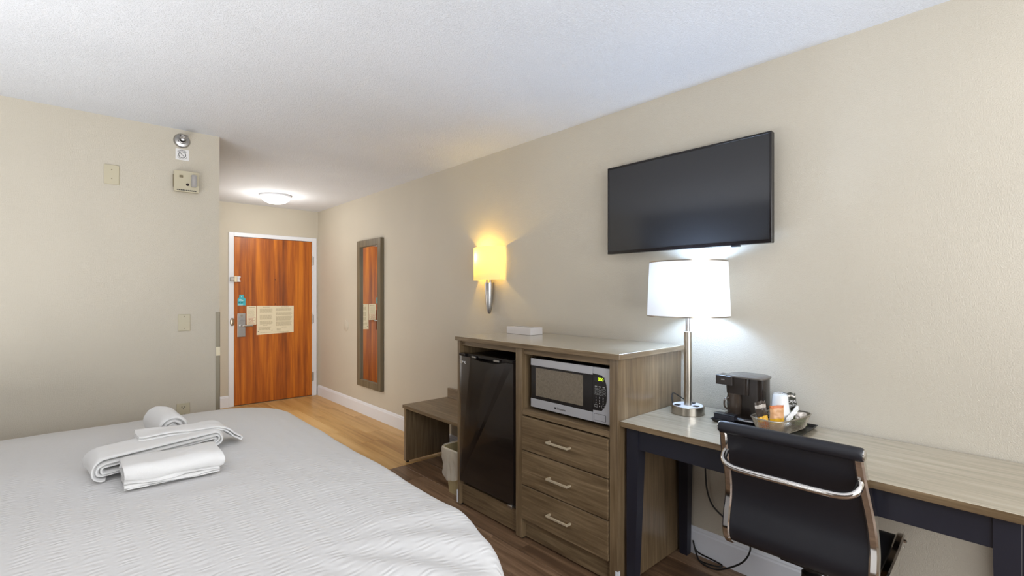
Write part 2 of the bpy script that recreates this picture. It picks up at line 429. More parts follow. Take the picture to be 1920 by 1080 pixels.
# security latch: hinged bar on the casing, keeper on the door
sl = thing('security_latch', 'small metal swing bar guard latch at the door edge above the lock', 'latch', (1.40, yd, 1.53))
link('casing_bracket', B(1.357, 1.400, y0-0.030, y0, 1.503, 1.552, bev=0.004), 'steel', root=sl)
link('swing_bar', B(1.398, 1.431, yd-0.036, yd, 1.490, 1.566, bev=0.004), 'gold_handle', root=sl)
bm = bmesh.new(); box(bm, 1.433, 1.470, yd-0.020, yd, 1.542, 1.562, bev=0.004); box(bm, 1.433, 1.470, yd-0.020, yd, 1.494, 1.512, bev=0.004); box(bm, 1.436, 1.462, yd-0.010, yd, 1.512, 1.542)
link('keeper', bm, 'white_trim', root=sl)

def lines(bm, x0, x1, z0, z1, n, y, rag=0.1, th=0.5, seed=1):
    rnd = random.Random(seed); p = (z1-z0)/n
    for i in range(n):
        z = z1-p*(i+0.5); xe = x1-(x1-x0)*rnd.random()*rag; h = p*th/2
        x = x0
        while x < xe:
            w = rnd.uniform(0.01, 0.035); e = min(x+w, xe)
            vs = [bm.verts.new(q) for q in ((x, y, z-h), (e, y, z-h), (e, y, z+h), (x, y, z+h))]; bm.faces.new(vs); x = e+0.0035
# big notice
nt_ = thing('wall_notice', 'large cream notice sheet with two columns of small print on the door', 'notice', (1.868, yd, 1.02))
bm = bmesh.new(); prism(bm, [(1.649, 0.843), (2.085, 0.858), (2.087, 1.198), (1.653, 1.204)], YF, yd-0.002, yd)
link('sheet', bm, 'cream_paper', root=nt_)
bm = bmesh.new(); yy = yd-0.0026
lines(bm, 1.72, 1.82, 1.178, 1.19, 2, yy, 0.3, 0.6, 9); lines(bm, 1.93, 2.03, 1.178, 1.19, 2, yy, 0.3, 0.6, 8)
for k, (a, b, c, d, n) in enumerate([(1.685, 1.838, 1.115, 1.165, 8), (1.685, 1.83, 1.03, 1.09, 9), (1.685, 1.838, 0.97, 1.015, 6), (1.72, 1.775, 0.952, 0.962, 2), (1.67, 1.82, 0.90, 0.94, 4),
        (1.87, 2.07, 1.135, 1.165, 5), (1.87, 2.07, 1.08, 1.115, 6), (1.87, 2.068, 1.01, 1.068, 10), (1.87, 2.068, 0.945, 1.0, 9), (1.94, 2.0, 0.922, 0.934, 2), (1.88, 1.93, 0.885, 0.915, 4), (1.69, 2.05, 0.866, 0.874, 1)]):
    lines(bm, a, b, c, d, n, yy, 0.12, 0.55, k)
link('print', bm, 'print', root=nt_, kind='stuff')
for x, z in ((1.667, 0.885), (1.825, 0.893)):
    link('pin', B(x-0.004, x+0.004, yd-0.005, yd, z-0.004, z+0.004), 'dark_print', root=nt_)
# narrow card
nc = thing('instruction_card', 'narrow cream card with a red-outlined box beside the lock plate', 'card', (1.59, yd, 1.09))
bm = bmesh.new(); prism(bm, rrect(1.539, 1.645, 0.972, 1.203, 0.006, 2), YF, yd-0.003, yd); link('sheet', bm, 'cream_paper', root=nc)
bm = bmesh.new(); yy = yd-0.0036
lines(bm, 1.56, 1.63, 1.178, 1.192, 1, yy, 0, 0.7, 3); lines(bm, 1.552, 1.632, 1.07, 1.165, 9, yy, 0.15, 0.3, 4)
link('print', bm, 'print', root=nc, kind='stuff')
bm = bmesh.new()
for a in ((1.549, 1.636, 0.982, 0.9845), (1.549, 1.636, 1.056, 1.0585), (1.549, 1.5515, 0.982, 1.058), (1.6335, 1.636, 0.982, 1.058)): box(bm, a[0], a[1], yd-0.0038, yd-0.003, a[2], a[3])
lines(bm, 1.558, 1.628, 0.988, 1.052, 6, yy, 0.3, 0.45, 5)
link('outlined_box', bm, 'red_print', root=nc, kind='stuff')
# teal hanger tag
tt = thing('door_hanger_card', 'small teal picture card stuck on the door above the lock', 'card', (1.483, yd, 1.27))
bm = bmesh.new(); prism(bm, [(1.441, 1.211), (1.527, 1.211), (1.527, 1.290), (1.517, 1.302), (1.508, 1.304), (1.506, 1.338), (1.460, 1.338), (1.458, 1.304), (1.449, 1.300), (1.441, 1.288)], YF, yd-0.003, yd)
link('card', bm, 'teal', root=tt)
bm = bmesh.new(); yy = yd-0.0045
prism(bm, [(1.474, 1.327), (1.481, 1.327), (1.484, 1.316), (1.487, 1.327), (1.494, 1.327), (1.487, 1.308), (1.481, 1.308)], YF, yy, yd-0.003)
prism(bm, [(1.452, 1.268), (1.50, 1.262), (1.505, 1.276), (1.47, 1.288), (1.453, 1.283)], YF, yy, yd-0.003)
box(bm, 1.444, 1.50, yy, yd-0.003, 1.213, 1.222)
link('light_print', bm, 'pale_teal', root=tt, kind='stuff')
bm = bmesh.new(); box(bm, 1.450, 1.470, yy, yd-0.003, 1.240, 1.246); box(bm, 1.500, 1.518, yy, yd-0.003, 1.248, 1.255); prism(bm, [(1.478, 1.238), (1.49, 1.238), (1.498, 1.256), (1.485, 1.254)], YF, yy, yd-0.003)
link('dark_picture', bm, 'dark_print', root=tt)

# corner guard on the partition
cg = thing('corner_guard', 'tall narrow metal corner guard on the end of the partition wall', 'corner guard', (0.73, YP, 0))
bm = bmesh.new(); box(bm, 0.716, 0.7425, YP-0.0025, YP, 0.14, 1.228); box(bm, 0.74, 0.7425, YP-0.0025, YP+0.03, 0.14, 1.228)
link('metal_strip', bm, 'guard_metal', root=cg)
link('pale_patch', B(0.719, 0.7435, YP-0.004, YP-0.0025, 0.925, 0.985), 'cream_paper', root=cg)

# round bumper plate on the right wall
bm = bmesh.new(); lathe(bm, [(0.068, 0.0), (0.067, -0.004), (0.0645, -0.0055), (0.0001, -0.0055)], (XR, 5.60, 0.971), 36, 'X', caps=False)
tag(link('wall_plate', bm, 'wall', smooth=True), 'small round wall-coloured plate beside the tall mirror', 'wall plate')

# ------------------------------------------------------------------ partition fittings
def plate(name, label, x0, x1, z0, z1, screws, group=None):
    t_ = thing(name, label, 'wall plate', ((x0+x1)/2, YP, z0), group)
    link('cover', B(x0, x1, YP-0.007, YP, z0, z1, bev=0.003, seg=2), 'beige_plastic', root=t_)
    for z in screws:
        bm = bmesh.new(); lathe(bm, [(0.003, 0), (0.003, -0.0015)], ((x0+x1)/2, YP-0.007, z), 10, 'Y'); link('screw', bm, 'beige_dark', root=t_)
    return t_
plate('blank_plate', 'blank beige wall plate high on the wall, left of the alarm', 0.127, 0.200, 2.028, 2.147, (2.062, 2.116))
plate('blank_plate', 'blank beige wall plate at mid height near the metal corner strip', 0.500, 0.569, 1.106, 1.218, (1.123, 1.203))
ou = plate('outlet', 'beige power outlet low on the wall, just above the bed edge', 0.492, 0.567, 0.510, 0.626, ())
for z in (0.597, 0.545):
    bm = bmesh.new(); prism(bm, rrect(0.512, 0.547, z-0.017, z+0.017, 0.012, 4), YF, YP-0.009, YP-0.006); so = link('socket', bm, 'beige_plastic', root=ou)
    bm = bmesh.new()
    for dx in (-0.008, 0.008): box(bm, 0.5295+dx-0.0018, 0.5295+dx+0.0018, YP-0.0095, YP-0.0088, z-0.001, z+0.009)
    lathe(bm, [(0.003, 0), (0.003, -0.0008)], (0.5295, YP-0.0088, z-0.008), 10, 'Y')
    link('slots', bm, 'dark_print', root=ou, parent=so)
# sprinkler head with escutcheon
sp = thing('sprinkler', 'round metal sidewall sprinkler head just under the ceiling', 'sprinkler', (0.522, YP, 2.37))
bm = bmesh.new(); lathe(bm, [(0.047, 0), (0.047, -0.006), (0.040, -0.016), (0.024, -0.020), (0.023, -0.034), (0.018, -0.036)], (0.522, YP, 2.37), 32, 'Y', caps=False); link('escutcheon', bm, 'steel', root=sp, smooth=True)
bm = bmesh.new(); lathe(bm, [(0.014, 0.0), (0.014, -0.055), (0.010, -0.057)], (0.522, YP, 2.372), 20, 'Y')
for s in (-1, 1): tube(bm, smoothpts([(0.522+s*0.011, YP-0.05, 2.372), (0.522+s*0.016, YP-0.07, 2.374), (0.522+s*0.004, YP-0.088, 2.376)], 4), 0.0028, 8)
lathe(bm, [(0.004, -0.05), (0.004, -0.086)], (0.522, YP, 2.374), 10, 'Y'); link('nozzle', bm, 'steel', root=sp, smooth=True)
bm = bmesh.new(); box(bm, 0.502, 0.546, YP-0.096, YP-0.088, 2.374, 2.378, bev=0.001); box(bm, 0.502, 0.546, YP-0.096, YP-0.060, 2.386, 2.389, bev=0.001); link('deflector', bm, 'chrome', root=sp)
# sign
sg = thing('warning_sticker', 'small white square sticker with a crossed-out circle below the sprinkler', 'sticker', (0.525, YP, 2.28))
bm = bmesh.new(); prism(bm, rrect(0.488, 0.562, 2.243, 2.316, 0.003, 2), YF, YP-0.0015, YP); link('sheet', bm, 'white_paper', root=sg)
bm = bmesh.new(); c0 = (0.5245, 2.278); ya, yb = YP-0.0028, YP-0.0015
def arc(bm, c, r, w, a0, a1, n=24):
    for k in range(n):
        t0, t1 = math.radians(a0+(a1-a0)*k/n), math.radians(a0+(a1-a0)*(k+1)/n)
        prism(bm, [(c[0]+rr*math.cos(tt_), c[1]+rr*math.sin(tt_)) for rr, tt_ in ((r, t0), (r+w, t0), (r+w, t1), (r, t1))], YF, ya, yb)
arc(bm, c0, 0.0185, 0.0032, 0, 360, 30)
s2 = math.sqrt(0.5)
prism(bm, [(c0[0]-0.0185*s2-0.001, c0[1]+0.0185*s2-0.001), (c0[0]-0.0185*s2+0.001, c0[1]+0.0185*s2+0.001), (c0[0]+0.0185*s2+0.001, c0[1]-0.0185*s2+0.001), (c0[0]+0.0185*s2-0.001, c0[1]-0.0185*s2-0.001)], YF, ya, yb)
for a in range(40, 142, 13): arc(bm, c0, 0.0265, 0.0022, a, a+9, 2); arc(bm, c0, 0.0315, 0.0022, a+4, a+12, 2)
for a in range(205, 332, 13): arc(bm, c0, 0.0272, 0.0024, a, a+9, 2)
link('symbol', bm, 'dark_print', root=sg)
# alarm strobe
al = thing('alarm', 'beige square fire alarm strobe with clear lens and black round eye', 'alarm', (0.542, YP, 2.025))
link('back_box', B(0.478, 0.612, YP-0.022, YP, 2.035, 2.155, bev=0.004), 'beige_plastic', root=al)
bm = bmesh.new(); prism(bm, rrect(0.474, 0.612, 2.027, 2.163, 0.006, 3), YF, YP-0.046, YP-0.022); link('face', bm, 'beige_plastic', root=al)
link('side_vent', B(0.470, 0.474, YP-0.040, YP-0.028, 2.055, 2.135), 'beige_dark', root=al)
bm = bmesh.new(); prism(bm, rrect(0.503, 0.523, 2.118, 2.134, 0.002, 2), YF, YP-0.048, YP-0.046); link('label_square', bm, 'beige_dark', root=al)
bm = bmesh.new(); lathe(bm, [(0.009, 0), (0.008, -0.004), (0.0001, -0.005)], (0.548, YP-0.046, 2.076), 20, 'Y', caps=False); link('round_eye', bm, 'hole', root=al, smooth=True)
bm = bmesh.new(); prism(bm, rrect(0.566, 0.596, 2.062, 2.142, 0.006, 4), YF, YP-0.066, YP-0.046); ln_ = link('strobe_lens', bm, 'lens', root=al)
bm = bmesh.new(); lathe(bm, [(0.006, -0.03), (0.006, 0.03)], (0.581, YP-0.055, 2.102), 12); link('flash_tube', bm, 'white_paper', root=al, parent=ln_)
for k in range(11):
    bm = bmesh.new(); box(bm, 0.489+k*0.010, 0.4965+k*0.010, YP-0.0475, YP-0.046, 2.034, 2.040); link('vent_slot', bm, 'dark_print', root=al)

# ------------------------------------------------------------------ hall ceiling light
cl = thing('ceiling_light', 'glowing white dome ceiling light in the entry hall', 'ceiling light', (1.64, 5.70, H))
bm = bmesh.new(); lathe(bm, [(0.160, 0), (0.160, -0.018), (0.150, -0.022)], (1.64, 5.70, H), 40, caps=False); link('rim', bm, 'white_trim', root=cl, smooth=True)
bm = bmesh.new(); lathe(bm, [(0.150, -0.020), (0.146, -0.040), (0.125, -0.064), (0.09, -0.082), (0.045, -0.092), (0.0005, -0.095)], (1.64, 5.70, H), 40, caps=False); link('glass_dome', bm, 'dome', root=cl, smooth=True)

# ------------------------------------------------------------------ mirror on the right wall
mr = thing('wall_mirror', 'tall narrow wall mirror in a grey-brown wooden frame', 'mirror', (XR, 4.925, 0.322))
my0, my1, mz0, mz1, mx = 4.644, 5.212, 0.322, 1.944, 2.360
iw = 0.070
for n_, a in (('frame_side', (my0, my0+iw, mz0, mz1)), ('frame_side', (my1-iw, my1, mz0, mz1))):
    link(n_, B(mx, XR-0.001, a[0], a[1], a[2], a[3], bev=0.002), 'mirror_frame', root=mr)
for a in ((my0+iw, my1-iw, mz1-0.072, mz1), (my0+iw, my1-iw, mz0, mz0+0.072)):
    link('frame_rail', B(mx, XR-0.001, a[0], a[1], a[2], a[3], bev=0.002), 'mirror_frame', root=mr)
link('mirror_glass', B(XR-0.018, XR-0.012, my0+iw-0.002, my1-iw+0.002, mz0+0.070, mz1-0.070), 'mirror', root=mr)

# ------------------------------------------------------------------ wall sconce
sc_ = thing('wall_sconce', 'lit wall sconce with a yellow half-round shade and tapered metal base', 'wall lamp', (XR, 2.86, 1.2))
def bow(y0, y1, xs, xf, n=14):
    out = [(XR-0.004, y0)]
    for k in range(n+1):
        t = k/n; y = y0+(y1-y0)*t; out.append((xs-(xs-xf)*(1-(2*t-1)**2), y))
    out.append((XR-0.004, y1)); return out
oc = bow(2.715, 3.035, 2.345, 2.285)
ring0 = []
bm = bmesh.new()
zs = (1.462, 1.714)
for z in zs: ring0.append([bm.verts.new((x, y, z)) for x, y in oc])
for k in range(len(oc)-1): bm.faces.new((ring0[0][k], ring0[0][k+1], ring0[1][k+1], ring0[1][k]))
shd = link('shade', bm, 'shade_yellow', root=sc_, smooth=True)
bm = bmesh.new(); tube(bm, [(2.375, 2.905, 1.43), (2.375, 2.905, 1.56)], 0.007, 10); tube(bm, [(2.375, 2.86, 1.43), (2.375, 2.86, 1.50)], 0.009, 10)
lathe(bm, [(0.016, 0), (0.016, 0.05)], (2.36, 2.90, 1.53), 14); link('socket_stem', bm, 'nickel', root=sc_, smooth=True)
bm = bmesh.new(); lathe(bm, [(0.034, 0.242), (0.0345, 0.23), (0.033, 0.16), (0.028, 0.09), (0.019, 0.03), (0.011, 0.004), (0.0005, 0)], (2.362, 2.86, 1.198), 28, caps=True); link('tapered_base', bm, 'steel', root=sc_, smooth=True)

# ------------------------------------------------------------------ television
tv = thing('television', 'black flat-screen television mounted on the wall above the desk lamp', 'television', (XR, 1.26, 1.586))
ty0, ty1, tz0, tz1, tx = 0.812, 1.712, 1.586, 2.090, 2.318
link('housing', B(tx+0.004, tx+0.032, ty0, ty1, tz0, tz1, bev=0.003), 'black_plastic', root=tv)
bm = bmesh.new(); b_ = 0.010
for a in ((ty0, ty1, tz0, tz0+0.016), (ty0, ty1, tz1-b_, tz1), (ty0, ty0+b_, tz0+0.016, tz1-b_), (ty1-b_, ty1, tz0+0.016, tz1-b_)): box(bm, tx-0.002, tx+0.006, *a, bev=0.001)
link('bezel', bm, 'black_gloss', root=tv)
link('screen', B(tx+0.001, tx+0.003, ty0+b_, ty1-b_, tz0+0.016, tz1-b_), 'tv_screen', root=tv)
link('sensor_tab', B(tx, tx+0.02, 0.955, 0.995, tz0-0.008, tz0, bev=0.002), 'black_plastic', root=tv)
bm = bmesh.new(); box(bm, tx+0.03, tx+0.05, 1.0, 1.5, 1.7, 1.98, bev=0.003); box(bm, tx+0.045, XR-0.001, 1.12, 1.40, 1.75, 1.93); link('wall_mount', bm, 'black_plastic', root=tv)

# ------------------------------------------------------------------ luggage bench
be = thing('luggage_bench', 'low grey-brown wooden luggage bench against the wall beside the fridge cabinet', 'bench', (2.17, 3.0, 0))
link('bench_top', B(1.945, 2.385, 2.545, 3.452, 0.436, 0.462, bev=0.0015), 'lam_y', root=be)
link('side_panel', B(1.957, 2.380, 3.418, 3.444, 0.012, 0.436, bev=0.001), 'lam_z', root=be)
link('side_panel', B(1.957, 2.380, 2.556, 2.582, 0.012, 0.436, bev=0.001), 'lam_z', root=be)
link('backsplash', B(2.366, 2.386, 2.56, 3.428, 0.462, 0.545, bev=0.001), 'lam_y', root=be)
for x, y in ((1.98, 3.431), (2.35, 3.431), (1.98, 2.569), (2.35, 2.569)):
    bm = bmesh.new(); lathe(bm, [(0.013, 0), (0.013, 0.013)], (x, y, 0), 12); link('foot', bm, 'black_plastic', root=be)

# ------------------------------------------------------------------ waste bin with liner
wb = thing('waste_bin', 'beige plastic waste bin with a folded-over clear liner by the fridge cabinet', 'bin', (2.0, 2.66, 0))
def rr3(x0, x1, y0, y1, r, z, seg=6, jit=None):
    return [(x, y, z) for x, y in rrect(x0, x1, y0, y1, r, seg)]
def loft(bm, rings, closed=True, cap0=False, cap1=False):
    R = [[bm.verts.new(p) for p in r] for r in rings]
    n = len(R[0])
    for i in range(len(R)-1):
        for k in range(n if closed else n-1): bm.faces.new((R[i][k], R[i][(k+1) % n], R[i+1][(k+1) % n], R[i+1][k]))
    if cap0: bm.faces.new(R[0])
    if cap1: bm.faces.new(R[-1])
    return bm
bm = loft(bmesh.new(), [rr3(1.888, 2.12, 2.555, 2.735, 0.03, 0.0), rr3(1.855, 2.16, 2.538, 2.765, 0.045, 0.300), rr3(1.848, 2.167, 2.532, 2.772, 0.05, 0.302), rr3(1.848, 2.167, 2.532, 2.772, 0.05, 0.312), rr3(1.862, 2.153, 2.545, 2.758, 0.04, 0.312), rr3(1.893, 2.115, 2.56, 2.73, 0.03, 0.006)], cap0=True, cap1=True)
link('bin_body', bm, 'bin', root=wb, smooth=True)
rings = []
for zz, ex in ((0.10, -0.030), (0.27, -0.012), (0.312, -0.008), (0.318, 0.0), (0.312, 0.007), (0.295, 0.009), (0.28, 0.008), (0.26, 0.009), (0.24, 0.008), (0.22, 0.007), (0.20, 0.008), (0.18, 0.009), (0.165, 0.009), (0.15, 0.011), (0.135, 0.013)):
    pts0 = rrect(1.850, 2.165, 2.534, 2.770, 0.05, 6); q = []; pts = []
    for k in range(len(pts0)):
        a, b = Vector(pts0[k]), Vector(pts0[(k+1) % len(pts0)]); nn = max(1, int((b-a).length/0.007))
        pts += [tuple(a+(b-a)*i/nn) for i in range(nn)]
    cx, cy = 2.0, 2.65
    for k, (x, y) in enumerate(pts):
        d = Vector((x-cx, y-cy)).normalized(); w = 0.0 if zz > 0.30 else 1.0
        e = ex+w*(0.007*noise.noise(Vector((x*55, y*55, zz*14)))+0.006*noise.noise(Vector((x*22, y*22, zz*30))))
        # body tapers in, liner follows loosely
        e -= max(0, 0.30-zz)*0.05
        dz = (0.075*noise.noise(Vector((x*11, y*11, 3.1))) if zz < 0.15 and ex > 0 else (0.035*noise.noise(Vector((x*11, y*11, 3.1))) if zz < 0.18 and ex > 0 else 0))
        q.append((x+d.x*e, y+d.y*e, zz+dz))
    rings.append(q)
link('liner', loft(bmesh.new(), rings), 'liner', root=wb, smooth=True)

# ------------------------------------------------------------------ fridge and microwave cabinet
ca = thing('appliance_cabinet', 'tall grey-brown wooden cabinet holding a black mini fridge and a microwave', 'cabinet', (2.1, 1.9, 0))
def cp(name, m, *a, bev=0.001, **k): return link(name, B(*a, bev=bev), m, root=ca, **k)
board('cabinet_top', ca, 1.802, 2.392, 1.268, 2.528, 1.056, 1.083)
cp('side_panel', 'lam_z', 1.82, 2.39, 2.500, 2.524, 0.008, 1.056)
cp('side_panel', 'lam_z', 1.82, 2.39, 1.288, 1.334, 0.008, 1.056)
cp('divider', 'lam_z', 1.82, 2.38, 1.922, 1.972, 0.008, 1.056)
cp('back_panel', 'lam_in', 2.378, 2.39, 1.334, 2.50, 0.10, 1.056)
cp('top_rail', 'lam_y', 1.836, 1.858, 1.972, 2.500, 1.024, 1.056)
cp('top_rail', 'lam_y', 1.836, 1.858, 1.334, 1.922, 1.022, 1.056)
cp('plinth', 'lam_y', 1.842, 1.864, 1.972, 2.500, 0.010, 0.136)
cp('plinth', 'lam_y', 1.850, 1.872, 1.334, 1.922, 0.010, 0.150)
cp('fridge_shelf', 'lam_in', 1.864, 2.378, 1.972, 2.500, 0.112, 0.134)
cp('microwave_shelf', 'lam_y', 1.824, 2.378, 1.334, 1.922, 0.690, 0.720)
cp('foot', 'black_plastic', 1.835, 1.87, 2.498, 2.522, 0, 0.01); cp('foot', 'black_plastic', 1.832, 1.87, 1.928, 1.966, 0, 0.01); cp('foot', 'black_plastic', 1.835, 1.87, 1.294, 1.328, 0, 0.01)
bm = bmesh.new(); box(bm, 1.818, 1.832, 2.524, 2.5275, 0.014, 0.095); box(bm, 1.8165, 1.8195, 2.520, 2.5275, 0.014, 0.095); link('corner_bracket', bm, 'white_trim', root=ca)
bm = bmesh.new(); box(bm, 1.818, 1.832, 1.2845, 1.288, 0.014, 0.092); box(bm, 1.8165, 1.8195, 1.2845, 1.300, 0.014, 0.092); link('corner_bracket', bm, 'white_trim', root=ca)
for z0_, z1_, hz in ((0.502, 0.683, 0.590), (0.310, 0.496, 0.402), (0.120, 0.304, 0.213)):
    bm = bmesh.new(); box(bm, 1.816, 1.836, 1.3405, 1.9195, z0_, z1_, bev=0.0012)
    box(bm, 1.836, 2.30, 1.36, 1.90, z0_+0.01, z1_-0.03)
    dr = link('drawer', bm, 'lam_y', root=ca)
    bm = bmesh.new(); box(bm, 1.784, 1.793, 1.563, 1.709, hz-0.005, hz+0.005, bev=0.0008)
    for y in (1.563, 1.700): box(bm, 1.790, 1.817, y, y+0.009, hz-0.0045, hz+0.0045)
    link('handle', bm, 'gold_handle', root=ca, parent=dr)

# fridge
fr = thing('mini_fridge', 'glossy black mini fridge in the left bay of the cabinet', 'fridge', (2.1, 2.235, 0.134))
link('fridge_body', B(1.862, 2.33, 1.998, 2.478, 0.146, 0.972, bev=0.004), 'black_plastic', root=fr)
for x, y in ((1.89, 2.02), (1.89, 2.45), (2.30, 2.02), (2.30, 2.45)):
    bm = bmesh.new(); lathe(bm, [(0.014, 0), (0.014, 0.014)], (x, y, 0.134), 12); link('foot', bm, 'black_plastic', root=fr)
yl, yr = 2.488, 1.984
n = 20; top = []
for k in range(n+1):
    t = k/n; y = yr+(yl-yr)*t; top.append((y, 0.962-0.016*math.exp(-((t-0.42)/0.25)**4)))
poly = [(yr, 0.168)]+top+[(yl, 0.168)]
bm = bmesh.new(); prism(bm, poly, XF, 1.800, 1.856)
# slight bow of the door front
for v in bm.verts:
    if v.co.x < 1.81: v.co.x += 0.012*((v.co.y-2.236)/0.252)**4
fd = link('fridge_door', bm, 'fridge', root=fr)
bm = bmesh.new(); prism(bm, [(yr, 0.961), (yl, 0.961), (yl, 0.979), (yr, 0.979)], XF, 1.822, 1.856)
for y0_, y1_ in ((yr, yr+0.05), (yl-0.06, yl)): box(bm, 1.806, 1.824, y0_, y1_, 0.9635, 0.978, bev=0.002)
link('top_trim', bm, 'black_gloss', root=fr, parent=fd)
bm = bmesh.new(); box(bm, 1.806, 1.816, 2.10, 2.15, 0.9575, 0.968, bev=0.001); box(bm, 1.806, 1.816, 2.32, 2.36, 0.960, 0.9695, bev=0.001); bm.free()
for a in ((2.10, 2.15, 0.9575, 0.968), (2.32, 2.36, 0.960, 0.9695)): link('grip_tab', B(1.806, 1.816, *a, bev=0.001), 'steel', root=fr, parent=fd)
bm = bmesh.new(); box(bm, 1.800, 1.860, 1.985, 2.02, 0.152, 0.167, bev=0.002); lathe(bm, [(0.006, 0), (0.006, 0.016)], (1.812, 2.0, 0.152), 10); link('bottom_hinge', bm, 'steel', root=fr)
bm = bmesh.new(); lathe(bm, [(0.013, 0), (0.012, -0.002), (0.0001, -0.0025)], (1.8065, 2.462, 0.925), 24, 'X', caps=False); link('round_emblem', bm, 'steel', root=fr, parent=fd)
bm = bmesh.new()
tube(bm, smoothpts([(1.8045, 2.438, 0.931), (1.8045, 2.43, 0.923), (1.8045, 2.423, 0.931), (1.8045, 2.425, 0.920), (1.8045, 2.415, 0.918)], 4), 0.0016, 6); link('script_mark', bm, 'white_paper', root=fr, parent=fd)

# microwave
mw = thing('microwave', 'silver and black microwave on the shelf above the drawers', 'microwave', (2.05, 1.62, 0.72))
fx = 1.868
link('case', B(fx, 2.24, 1.358, 1.886, 0.734, 1.002, bev=0.003), 'black_plastic', root=mw)
for x, y in ((1.90, 1.39), (1.90, 1.86), (2.20, 1.39), (2.20, 1.86)):
    bm = bmesh.new(); lathe(bm, [(0.011, 0), (0.011, 0.0145)], (x, y, 0.72), 12); link('foot', bm, 'black_plastic', root=mw)
dx = fx-0.012
md = link('microwave_door', B(dx, fx, 1.4595, 1.886, 0.736, 1.002, bev=0.002), 'black_gloss', root=mw)
link('silver_strip', B(dx-0.002, dx+0.004, 1.4595, 1.886, 0.963, 1.002, bev=0.001), 'mw_silver', root=mw, parent=md)
link('silver_strip', B(dx-0.002, dx+0.004, 1.4595, 1.886, 0.736, 0.782, bev=0.001), 'mw_silver', root=mw, parent=md)
link('window', B(dx-0.0006, dx+0.001, 1.520, 1.850, 0.800, 0.952), 'mw_glass', root=mw, parent=md)
lt = text_bm('Emerson', 0.017, lambda u, v, w: (dx-0.0022-w, 1.662-u, 0.757+v))
link('lettering', lt, 'dark_print', root=mw, parent=md)
link('logo_mark', B(dx-0.0028, dx-0.002, 1.698, 1.709, 0.752, 0.762), 'dark_print', root=mw, parent=md)
cpn = link('control_surround', B(dx-0.002, fx, 1.358, 1.4575, 0.736, 1.002, bev=0.002), 'mw_silver', root=mw)
poly = [(1.4575, 0.793), (1.4575, 0.970)]
for k in range(13):
    t = k/12; z = 0.966-(0.966-0.797)*t; poly.append((1.378+0.030*abs(2*t-1)**3.2-0.004, z))
bm = bmesh.new(); prism(bm, poly, XF, dx-0.0032, dx); kp = link('keypad', bm, 'black_gloss', root=mw)
link('display_window', B(dx-0.0038, dx-0.003, 1.388, 1.447, 0.933, 0.957), M['dark_print'], root=mw, parent=kp)
dg = text_bm('000', 0.022, lambda u, v, w: (dx-0.0042-w, 1.409-u, 0.945+v)); link('digits', dg, 'digits', root=mw, parent=kp)
for r_ in range(4):
    for c_ in range(3):
        y = 1.444-c_*0.023; z = 0.910-r_*0.012
        bm = bmesh.new()
        if r_ < 1: box(bm, dx-0.0038, dx-0.003, y-0.013, y, z-0.002, z+0.002)
        else:
            for a in ((y-0.017, y, z-0.004, z-0.003), (y-0.017, y, z+0.003, z+0.004), (y-0.017, y-0.016, z-0.004, z+0.004), (y-0.001, y, z-0.004, z+0.004)): box(bm, dx-0.0038, dx-0.003, *a)
        link('key', bm, 'grey_print', root=mw, parent=kp)
for r_ in range(4):
    for c_ in range(3):
        y = 1.437-c_*0.021; z = 0.857-r_*0.0135
        ch = '1234567890  '[r_*3+c_] if r_ < 3 else ('', '0', '')[c_]
        if ch.strip():
            link('key', text_bm(ch, 0.010, lambda u, v, w, y=y, z=z: (dx-0.0036-w, y-u, z+v)), 'white_paper', root=mw, parent=kp)
        elif r_ == 3:
            bm = bmesh.new()
            for a in ((y-0.009, y+0.009, z-0.006, z-0.0048), (y-0.009, y+0.009, z+0.0048, z+0.006), (y-0.009, y-0.008, z-0.006, z+0.006), (y+0.008, y+0.009, z-0.006, z+0.006)): box(bm, dx-0.0038, dx-0.003, *a)
            link('key', bm, 'grey_print', root=mw, parent=kp)
bm = bmesh.new(); prism(bm, rrect(1.380, 1.449, 0.746, 0.779, 0.005, 3), XF, dx-0.0026, dx-0.001); ob = link('open_button', bm, 'dark_print', root=mw)
bm = bmesh.new(); prism(bm, rrect(1.3815, 1.4475, 0.7475, 0.7775, 0.004, 3), XF, dx-0.0036, dx-0.0026); link('button_face', bm, 'mw_silver', root=mw, parent=ob)

# white box on the cabinet
tb = thing('tissue_box', 'flat white rectangular box lying on top of the cabinet', 'box', (2.24, 2.34, 1.083))
link('box_body', B(2.187, 2.300, 2.228, 2.460, 1.0835, 1.131, bev=0.0015), 'tissue_box', root=tb)
bm = bmesh.new(); prism(bm, rrect(2.215, 2.272, 2.27, 2.418, 0.02, 4), ZF, 1.131, 1.1318); link('opening_panel', bm, 'grey_print', root=tb)

